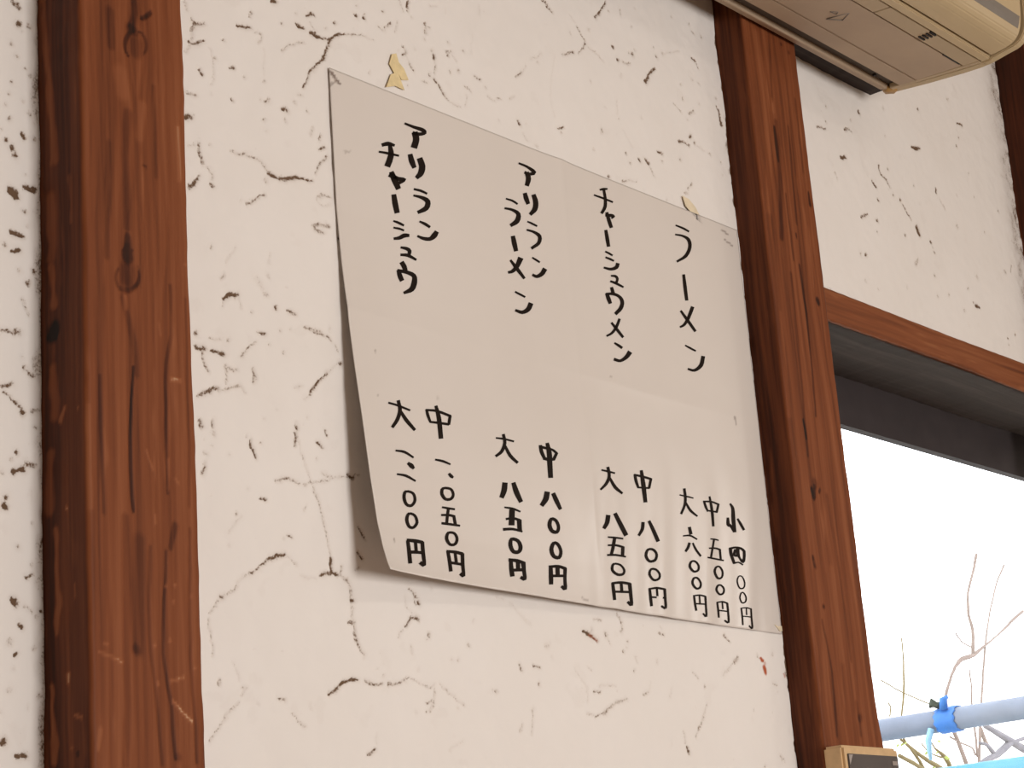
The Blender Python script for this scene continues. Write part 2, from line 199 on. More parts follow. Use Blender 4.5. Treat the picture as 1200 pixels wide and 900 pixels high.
('kanji_character',[[845,329,887,339,845,299,888,309,845,273,889,283,843,247,889,256,839,220,885,229,835,192,881,201,830,160,876,169],[845,319,854,341,888,321,897,345,924,323,935,348,958,324,972,351,988,324,1005,351,1017,322,1035,349,1054,321,1071,348],[1033,336,1081,343,1025,298,1072,305,1018,266,1065,272,1011,233,1057,241,1005,199,1050,208,1001,168,1044,175,996,151,1035,149,1016,159,991,133,1009,165,974,141,992,174,957,151],[943,333,979,341,933,240,973,248],[844,228,857,251,1036,233,1049,256]]),
('kanji_character',[[1692,1394,1698,1410,1731,1398,1737,1414,1766,1400,1773,1418,1803,1402,1811,1420,1843,1403,1852,1420,1885,1402,1894,1419,1932,1402,1941,1418],[1781,1447,1821,1459,1785,1419,1827,1432,1789,1397,1832,1407,1786,1375,1830,1379,1774,1350,1816,1349,1756,1323,1795,1317,1736,1300,1769,1289,1715,1283,1738,1266,1688,1266,1706,1249,1654,1246,1670,1230],[1786,1350,1818,1365,1804,1318,1841,1335,1821,1289,1861,1308,1844,1263,1883,1286,1874,1244,1908,1269,1906,1231,1936,1254,1943,1215,1971,1237]]),
('kanji_character',[[2279,1430,2323,1441,2279,1407,2326,1419,2279,1389,2329,1403,2283,1369,2333,1387,2293,1350,2341,1369,2307,1332,2351,1350,2324,1310,2364,1327],[2276,1408,2289,1434,2314,1408,2327,1433,2347,1408,2359,1432,2378,1409,2389,1431,2408,1409,2419,1431,2436,1410,2448,1432,2459,1409,2476,1429,2476,1403,2498,1423,2491,1395,2516,1414,2512,1385,2537,1404],[2508,1404,2540,1398,2446,1333,2484,1326],[2316,1308,2331,1336,2346,1308,2361,1336,2369,1307,2383,1337,2395,1308,2404,1338,2422,1312,2427,1340,2448,1318,2451,1343,2479,1324,2482,1346],[2378,1464,2424,1478,2380,1433,2435,1450,2381,1407,2445,1425,2381,1380,2451,1396,2379,1347,2452,1360,2375,1310,2448,1323,2372,1272,2444,1285,2370,1235,2441,1248,2369,1198,2437,1210,2367,1154,2433,1165]]),
('price_numeral',[[1717,1023,1787,1029,1707,993,1779,1000,1700,973,1774,978,1693,955,1764,954,1683,936,1748,931,1672,916,1730,909,1655,888,1708,882],[1839,1033,1894,1052,1846,1001,1908,1022,1852,974,1920,998,1862,948,1932,974,1878,923,1944,950,1897,901,1956,926,1919,873,1972,896]]),
('price_numeral',[[1705,801,1710,815,1745,802,1751,818,1782,803,1790,821,1816,802,1827,821,1848,800,1861,818,1880,796,1893,812,1916,792,1927,806],[1772,800,1848,808,1737,659,1816,668],[1710,699,1708,717,1746,707,1744,726,1776,714,1776,734,1803,717,1810,739,1830,717,1843,740,1858,715,1873,737,1894,712,1909,735],[1860,723,1924,733,1851,620,1912,630],[1653,601,1655,626,1703,610,1705,634,1745,617,1749,641,1785,622,1793,645,1825,623,1837,644,1867,622,1878,641,1913,620,1923,637]]),
('price_numeral',[[1744,555,1765,532,1717,530,1763,527,1705,505,1758,510,1702,481,1758,493,1708,459,1762,477,1721,439,1770,462,1743,424,1779,454,1776,420,1791,453,1812,424,1811,455,1846,436,1823,459,1873,454,1829,465,1889,476,1836,476,1895,497,1839,487,1891,517,1838,501,1879,537,1832,516,1858,553,1822,526,1825,561,1802,532,1786,563,1775,533,1744,555,1765,532]]),
('kanji_character',[[1682,364,1730,372,1676,335,1729,343,1670,311,1727,320,1666,287,1727,298,1664,264,1726,276,1663,243,1726,255,1662,215,1724,227],[1671,346,1681,374,1714,348,1724,377,1749,350,1761,380,1780,350,1797,381,1809,349,1830,379,1838,347,1859,375,1874,343,1895,371],[1841,359,1907,370,1841,330,1903,340,1842,307,1899,317,1842,285,1895,294,1843,258,1894,268,1842,233,1893,241,1840,222,1882,215,1859,231,1837,201,1846,235,1814,208,1822,242,1791,216],[1775,363,1831,370,1760,282,1817,289],[1686,261,1690,286,1869,285,1873,313]]),
('price_numeral',[[2295,1028,2368,1031,2282,999,2358,1002,2273,980,2350,980,2264,964,2334,955,2250,946,2309,931,2231,926,2281,909,2204,898,2248,884],[2385,1016,2438,1038,2399,991,2454,1013,2409,970,2466,994,2421,950,2478,973,2436,930,2488,952,2452,909,2499,929,2470,885,2511,902]]),
('price_numeral',[[2338,803,2361,781,2311,781,2356,774,2293,756,2347,756,2285,731,2343,740,2288,708,2345,726,2301,688,2352,711,2320,673,2360,701,2349,665,2373,698,2382,665,2389,697,2416,674,2396,697,2439,693,2401,702,2452,715,2410,715,2457,737,2414,729,2454,758,2412,745,2444,780,2404,763,2429,797,2394,775,2405,807,2380,780,2375,811,2365,782,2339,802,2360,782]]),
('price_numeral',[[2332,592,2357,571,2305,571,2348,561,2285,545,2336,542,2273,518,2330,525,2274,494,2330,508,2284,471,2336,491,2303,453,2344,480,2332,444,2358,475,2366,442,2376,474,2404,451,2383,474,2429,472,2391,481,2444,497,2401,497,2450,522,2407,515,2445,546,2404,533,2434,569,2394,552,2418,587,2382,565,2396,598,2371,571,2367,601,2360,573,2333,591,2356,572]]),
('kanji_character',[[2235,370,2288,377,2227,337,2284,344,2221,309,2281,316,2215,283,2277,290,2211,259,2273,267,2207,237,2267,244,2201,209,2259,216],[2234,352,2235,377,2283,361,2285,385,2323,367,2327,392,2358,371,2368,396,2388,369,2405,395,2418,364,2438,391,2457,358,2478,386],[2434,376,2482,380,2425,341,2472,344,2418,311,2464,315,2412,280,2456,285,2406,246,2452,252,2400,213,2449,218,2395,197,2438,190,2418,205,2390,178,2405,211,2372,190,2384,222,2355,203],[2327,378,2383,385,2314,298,2370,305],[2244,277,2249,300,2439,297,2444,320]]),
('kanji_character',[[3148,1330,3156,1346,3182,1330,3190,1347,3211,1330,3220,1348,3241,1329,3251,1348,3274,1329,3283,1347,3308,1329,3317,1346,3347,1329,3355,1345],[3231,1376,3274,1387,3235,1344,3280,1356,3239,1318,3284,1328,3236,1294,3281,1298,3225,1271,3266,1268,3206,1247,3244,1239,3185,1224,3218,1213,3161,1203,3187,1190,3132,1182,3154,1169,3097,1157,3116,1147],[3241,1284,3270,1298,3262,1251,3298,1267,3283,1219,3325,1239,3309,1192,3352,1217,3344,1175,3381,1201,3383,1165,3413,1188,3427,1154,3452,1173]]),
('kanji_character',[[3649,1368,3688,1378,3651,1344,3693,1354,3653,1323,3697,1335,3657,1303,3702,1316,3665,1285,3707,1298,3675,1267,3713,1280,3687,1247,3720,1258],[3654,1359,3663,1378,3699,1358,3708,1379,3739,1358,3750,1380,3781,1358,3793,1381,3826,1357,3840,1379,3873,1355,3887,1377,3925,1352,3938,1373],[3899,1366,3936,1366,3855,1272,3892,1272],[3689,1246,3694,1263,3881,1265,3885,1283],[3754,1422,3800,1432,3753,1374,3809,1387,3752,1331,3817,1346,3753,1286,3823,1301,3756,1235,3825,1250,3761,1182,3825,1195,3766,1124,3825,1135]]),
('price_numeral',[[3153,932,3213,934,3143,904,3204,906,3136,885,3196,884,3128,867,3184,861,3117,850,3165,839,3101,831,3144,819,3080,806,3118,796],[3256,951,3308,972,3277,917,3336,940,3295,888,3360,914,3316,859,3386,886,3341,829,3412,858,3368,800,3438,828,3399,765,3467,792]]),
('price_numeral',[[3140,722,3144,736,3175,723,3180,739,3207,724,3212,742,3241,726,3247,744,3279,728,3286,746,3322,731,3329,748,3372,735,3378,750],[3215,736,3262,737,3198,699,3245,699,3184,667,3230,666,3172,638,3216,637,3160,615,3202,612,3150,595,3189,592,3137,569,3174,566],[3127,646,3129,662,3167,650,3170,667,3204,653,3208,672,3240,656,3247,676,3275,656,3286,677,3311,655,3325,676,3356,655,3369,675],[3329,667,3386,674,3306,579,3364,585],[3101,555,3104,573,3143,559,3146,578,3181,563,3185,583,3223,567,3230,587,3272,569,3281,588,3328,572,3337,589,3388,574,3396,589]]),
('price_numeral',[[3168,499,3184,482,3142,478,3174,472,3129,452,3166,454,3128,428,3165,440,3144,410,3176,430,3172,397,3199,419,3205,389,3225,414,3243,390,3250,414,3284,397,3280,419,3321,408,3300,424,3346,425,3312,431,3360,443,3321,441,3361,461,3323,452,3347,478,3314,465,3323,493,3295,478,3291,504,3271,486,3250,507,3239,489,3207,506,3203,488,3169,498,3183,483]]),
('kanji_character',[[3108,316,3150,323,3106,288,3151,296,3105,265,3152,273,3104,241,3152,249,3103,217,3151,224,3103,192,3149,199,3102,162,3146,169],[3116,303,3117,323,3163,310,3163,332,3208,317,3209,340,3255,323,3262,348,3306,327,3318,352,3357,328,3369,353,3412,328,3424,353],[3376,341,3435,350,3377,299,3434,308,3377,262,3432,271,3376,229,3429,237,3375,196,3426,204,3374,167,3424,172,3373,155,3412,146,3394,162,3363,137,3378,171,3342,150,3354,183,3318,163],[3240,332,3288,340,3232,250,3286,259],[3118,229,3123,250,3399,256,3405,277]]),
('price_numeral',[[3699,936,3752,942,3691,910,3746,915,3686,891,3740,894,3677,872,3728,870,3662,853,3705,846,3641,832,3678,824,3615,806,3648,798],[3801,954,3842,971,3819,923,3863,940,3834,895,3881,913,3849,866,3898,885,3864,836,3914,855,3879,806,3929,825,3896,771,3947,789]]),
('price_numeral',[[3754,699,3773,682,3725,678,3759,670,3705,652,3747,651,3696,627,3742,635,3704,604,3747,620,3724,585,3759,604,3751,572,3773,596,3786,571,3790,596,3822,579,3814,602,3853,592,3832,609,3874,612,3844,620,3888,635,3854,636,3893,657,3858,651,3887,677,3854,664,3873,694,3843,676,3852,706,3830,684,3824,711,3812,688,3790,709,3789,687,3755,698,3772,683]]),
('price_numeral',[[3768,519,3782,504,3745,502,3771,495,3728,480,3762,480,3723,458,3760,466,3734,436,3767,451,3755,417,3782,434,3780,404,3798,425,3811,403,3814,425,3843,411,3836,430,3871,423,3852,437,3890,440,3861,445,3900,460,3868,458,3900,478,3869,470,3890,495,3862,483,3872,511,3848,495,3851,522,3833,504,3826,527,3815,507,3797,527,3795,507,3768,519,3782,504]]),
('kanji_character',[[3699,329,3736,335,3698,299,3736,305,3696,273,3736,279,3695,247,3736,253,3694,221,3735,227,3694,196,3733,201,3694,166,3732,172],[3704,317,3703,333,3747,324,3746,341,3783,330,3783,349,3817,334,3821,354,3851,334,3859,354,3888,333,3899,353,3937,333,3948,353],[3913,344,3961,351,3911,310,3958,316,3909,280,3955,286,3907,251,3952,257,3905,219,3950,225,3902,188,3948,193,3898,173,3935,167,3906,177,3889,155,3886,183,3863,164,3859,191,3839,174],[3804,339,3832,343,3798,266,3828,270],[3709,244,3714,261,3928,254,3934,271]]),
('kanji_character',[[4359,1269,4365,1281,4393,1268,4400,1281,4424,1267,4432,1282,4458,1266,4466,1282,4496,1267,4504,1282,4536,1267,4543,1281,4579,1267,4586,1279],[4426,1344,4467,1353,4427,1312,4470,1321,4428,1284,4472,1293,4427,1258,4471,1265,4423,1233,4467,1238,4417,1210,4458,1212,4406,1186,4444,1184,4388,1158,4423,1154,4364,1128,4396,1123,4337,1094,4367,1089],[4427,1216,4453,1228,4447,1187,4479,1201,4467,1161,4503,1177,4493,1137,4528,1157,4530,1121,4558,1141,4569,1109,4591,1126,4610,1096,4627,1110]]),
('kanji_character',[[4734,1260,4767,1270,4740,1240,4775,1250,4744,1222,4782,1233,4750,1205,4789,1218,4760,1191,4796,1204,4771,1179,4804,1191,4784,1164,4814,1175],[4734,1252,4737,1268,4785,1258,4789,1275,4834,1264,4839,1282,4881,1268,4891,1286,4924,1267,4938,1285,4965,1263,4980,1281,5010,1259,5024,1276],[4991,1271,5026,1271,4941,1184,4979,1185],[4790,1171,4797,1187,4970,1180,4978,1198],[4841,1322,4874,1330,4844,1276,4884,1285,4847,1233,4895,1243,4849,1188,4901,1198,4850,1139,4902,1149,4849,1088,4898,1096,4848,1033,4894,1041]]),
('kanji_character',[[5189,1294,5213,1306,5201,1278,5233,1294,5209,1266,5252,1283,5213,1249,5266,1262,5209,1219,5270,1229,5202,1181,5267,1190,5197,1140,5264,1151,5197,1101,5263,1112,5200,1061,5261,1072,5202,1017,5260,1027],[5120,1153,5158,1158,5112,1125,5159,1131,5106,1101,5159,1110,5106,1079,5162,1097,5126,1066,5162,1097,5146,1066,5173,1096,5156,1065,5193,1087,5169,1055,5208,1072,5184,1040,5221,1055,5203,1021,5237,1036],[5290,1159,5318,1171,5304,1141,5336,1155,5316,1125,5352,1141,5328,1109,5367,1126,5342,1092,5381,1109,5358,1075,5395,1091,5375,1054,5411,1069]]),
('price_numeral',[[4443,978,4492,990,4454,908,4509,921],[4347,878,4347,890,4390,885,4390,899,4429,891,4431,907,4464,893,4474,911,4497,889,4513,905,4531,881,4546,895,4567,871,4580,883],[4425,833,4465,831,4412,813,4453,812,4402,799,4444,796,4391,785,4431,780,4379,773,4414,764,4365,760,4396,751,4347,743,4374,734],[4485,832,4510,841,4497,810,4525,820,4508,790,4537,802,4522,770,4552,784,4541,751,4569,766,4563,733,4589,747,4586,712,4611,726]]),
('price_numeral',[[4435,661,4455,648,4411,645,4443,638,4393,623,4432,623,4386,601,4429,610,4399,581,4437,597,4422,564,4455,582,4451,553,4471,574,4484,553,4486,574,4515,561,4506,579,4541,574,4520,585,4556,591,4528,594,4563,610,4534,608,4563,628,4534,621,4553,645,4527,633,4537,660,4513,645,4517,670,4498,652,4492,673,4483,654,4464,670,4466,653,4436,661,4454,649]]),
('price_numeral',[[4443,505,4464,493,4423,487,4454,482,4408,466,4444,466,4404,443,4442,452,4416,424,4450,438,4438,406,4466,423,4463,395,4481,414,4491,394,4493,414,4518,401,4507,418,4540,413,4518,424,4554,430,4526,433,4562,449,4533,447,4562,467,4534,460,4553,484,4527,474,4539,501,4515,487,4521,512,4502,496,4498,517,4488,498,4471,514,4474,497,4444,504,4463,493]]),
('kanji_character',[[4410,333,4441,338,4409,305,4442,310,4409,280,4442,285,4409,256,4443,262,4412,234,4444,241,4415,214,4446,220,4418,190,4448,196],[4412,324,4411,337,4450,330,4450,344,4483,335,4484,350,4511,337,4515,353,4536,337,4544,352,4561,334,4571,350,4592,332,4602,347],[4577,341,4609,345,4574,305,4606,309,4571,273,4603,276,4568,240,4599,244,4564,205,4597,209,4561,171,4593,174,4556,153,4584,148,4567,158,4547,142,4553,168,4531,156,4535,181,4515,170],[4495,340,4516,342,4489,267,4513,270],[4420,252,4424,266,4585,259,4589,273]]),
('price_numeral',[[4787,899,4791,911,4818,902,4822,915,4844,904,4850,919,4869,905,4878,921,4893,906,4903,921,4916,906,4925,920,4942,906,4950,918],[4842,910,4880,912,4827,880,4864,882,4813,852,4851,854,4798,823,4836,825,4781,791,4819,792,4763,756,4801,758,4743,719,4781,720],[4744,805,4746,818,4786,810,4788,825,4825,815,4829,831,4861,818,4868,836,4890,819,4902,837,4918,817,4930,835,4949,815,4961,833],[4932,825,4969,831,4934,723,4967,729],[4699,712,4706,726,4745,712,4753,728,4791,713,4800,730,4841,715,4851,732,4893,716,4902,733,4943,717,4951,732,4994,717,5001,731]]),
('price_numeral',[[4847,653,4870,642,4821,636,4856,631,4800,615,4844,616,4792,593,4840,601,4802,569,4847,582,4823,547,4863,562,4851,532,4878,551,4888,530,4891,550,4922,539,4910,555,4948,554,4925,562,4964,573,4934,574,4972,595,4941,592,4973,616,4942,609,4965,634,4936,624,4950,651,4923,638,4931,662,4910,647,4906,666,4897,649,4877,662,4881,647,4848,652,4869,642]]),
('price_numeral',[[4848,478,4868,466,4824,463,4855,457,4805,444,4843,443,4797,424,4838,431,4808,406,4845,419,4830,390,4860,405,4856,380,4875,398,4887,380,4888,398,4916,387,4905,403,4940,400,4918,409,4955,416,4927,419,4962,435,4933,433,4962,452,4934,445,4953,466,4928,455,4937,478,4915,464,4919,486,4902,470,4898,488,4889,471,4874,486,4877,470,4849,478,4867,467]]),
('kanji_character',[[4793,304,4825,309,4794,279,4827,285,4794,257,4830,262,4794,234,4831,239,4794,211,4830,216,4793,187,4827,192,4792,161,4825,165],[4800,300,4799,312,4840,306,4839,319,4873,311,4873,326,4900,314,4905,330,4923,312,4933,328,4945,309,4957,324,4972,304,4985,320],[4959,314,4991,318,4958,280,4990,284,4957,249,4990,253,4956,218,4988,223,4954,185,4987,189,4951,152,4984,154,4946,134,4974,128,4950,136,4937,119,4932,143,4913,128,4908,152,4889,138],[4886,316,4907,319,4882,249,4906,252],[4805,227,4811,240,4966,229,4971,241]]),
('price_numeral',[[5100,852,5153,861,5100,828,5153,837,5100,809,5153,820,5104,787,5157,800,5115,762,5165,776,5129,735,5177,749,5145,704,5191,718],[5108,837,5102,858,5150,848,5144,868,5184,858,5181,877,5216,864,5219,883,5249,865,5258,886,5281,864,5294,886,5305,860,5325,882,5318,854,5348,875,5328,846,5362,865,5344,834,5378,853],[5333,852,5376,857,5329,827,5372,832,5326,808,5369,811,5321,790,5363,791,5313,771,5356,770,5304,755,5346,749,5311,755,5317,729,5316,757,5284,735,5300,767,5270,750,5278,780,5254,766],[5163,706,5158,721,5194,714,5189,729,5217,721,5216,735,5237,724,5244,738,5257,721,5269,734,5277,714,5291,727,5301,706,5315,719],[5192,855,5224,855,5177,833,5214,832,5163,813,5207,814,5159,793,5205,805,5177,781,5205,805,5200,781,5215,804,5223,781,5236,801],[5221,863,5282,870,5218,841,5279,848,5215,825,5276,834,5217,808,5275,821,5227,793,5276,808,5239,781,5279,795,5253,767,5284,777]]),
('price_numeral',[[5216,599,5227,591,5197,584,5214,580,5180,564,5201,563,5172,542,5195,545,5175,518,5198,524,5185,493,5207,501,5201,475,5219,486,5228,469,5234,483,5257,473,5253,486,5282,483,5268,492,5298,499,5279,502,5308,519,5287,519,5311,539,5290,536,5307,561,5286,555,5296,582,5278,575,5282,598,5267,589,5263,605,5254,594,5240,606,5239,595,5216,599,5227,591]]),
('price_numeral',[[5221,438,5236,431,5206,423,5225,420,5193,404,5214,403,5186,385,5209,387,5189,365,5211,371,5198,346,5219,354,5213,333,5228,344,5237,331,5238,344,5263,338,5254,349,5283,349,5268,356,5297,364,5276,366,5304,382,5282,381,5306,399,5284,395,5299,416,5279,409,5286,431,5269,423,5273,442,5258,433,5257,447,5250,436,5239,446,5242,435,5222,437,5235,431]]),
('kanji_character',[[5188,282,5211,286,5188,256,5212,260,5188,233,5213,236,5188,208,5213,211,5186,181,5211,184,5185,153,5208,155,5183,122,5205,124],[5188,278,5187,288,5219,283,5218,294,5247,287,5247,299,5272,290,5276,302,5297,289,5304,302,5323,287,5332,299,5356,284,5365,297],[5342,292,5373,296,5339,255,5369,259,5335,222,5366,225,5332,189,5364,193,5331,155,5364,159,5329,122,5364,126,5325,105,5356,102,5336,110,5316,94,5318,118,5297,107,5296,130,5279,120],[5269,291,5287,293,5260,223,5281,226],[5195,204,5199,215,5348,206,5352,218]])]
CRACKS_L = [[60,7916,18215,32,7964,18188,41],[80,7958,18062,49],[50,7991,18024,20],[60,7891,17888,24],[50,7933,17801,20],[45,8008,17734,20],[50,7894,17608,32],[60,7869,17506,24],[65,7873,17328,32],[85,7985,17228,48],[70,7839,17150,36],[85,7886,17109,47],[70,7909,17068,55],[50,8041,17404,48],[50,8051,17698,32],[50,8047,18074,45],[100,7884,16808,67,7925,16784,67],[90,7989,16857,28,8071,16856,48],[70,7994,16684,24],[85,7882,16508,39,7918,16506,40,7951,16504,39,7973,16504,31,7993,16504,20],[45,7824,16414,51],[85,7881,16381,39,7945,16392,27],[40,8010,16590,32],[40,7994,17490,28],[40,7841,17409,24],[55,8070,17227,28],[35,8001,16948,24],[50,7805,17226,16],[50,7937,16245,23],[65,8013,16175,51],[60,8060,16266,51],[40,7970,16056,19,8027,15952,19],[60,7798,15800,19,7846,15806,28,7889,15812,35,7919,15815,36,7945,15817,35],[80,7900,15800,23],[75,7989,15575,31],[65,8030,15550,35,8069,15537,39],[65,7812,15427,30,7886,15446,31],[60,7819,15390,19,7852,15366,19,7886,15344,19,7919,15325,21,7953,15307,23],[90,7959,15275,38],[45,8032,15300,27,8101,15302,15],[60,8065,15189,19],[80,7910,14987,30],[90,7882,14860,30,7961,14882,42],[60,7995,14929,57,8051,14928,38],[50,7861,14933,26],[70,7826,14683,52],[100,7815,14626,52],[40,7794,14844,26],[30,7967,15650,15],[50,8029,14532,26],[55,7923,14371,26],[70,7988,14182,26,8026,14196,19],[90,7877,14030,41,7898,14008,48],[45,7964,13992,15,8030,13961,19],[80,8099,13971,26],[80,7935,13862,44],[40,7853,13747,55],[85,7900,13678,22],[40,8039,13724,45],[30,7874,13578,29],[30,7841,13451,44],[50,8069,13419,37],[90,7805,13128,51],[80,7902,13043,25,7978,13051,33],[35,8022,14265,38],[35,8063,13927,37],[35,7980,13343,18],[40,7787,13307,18]]
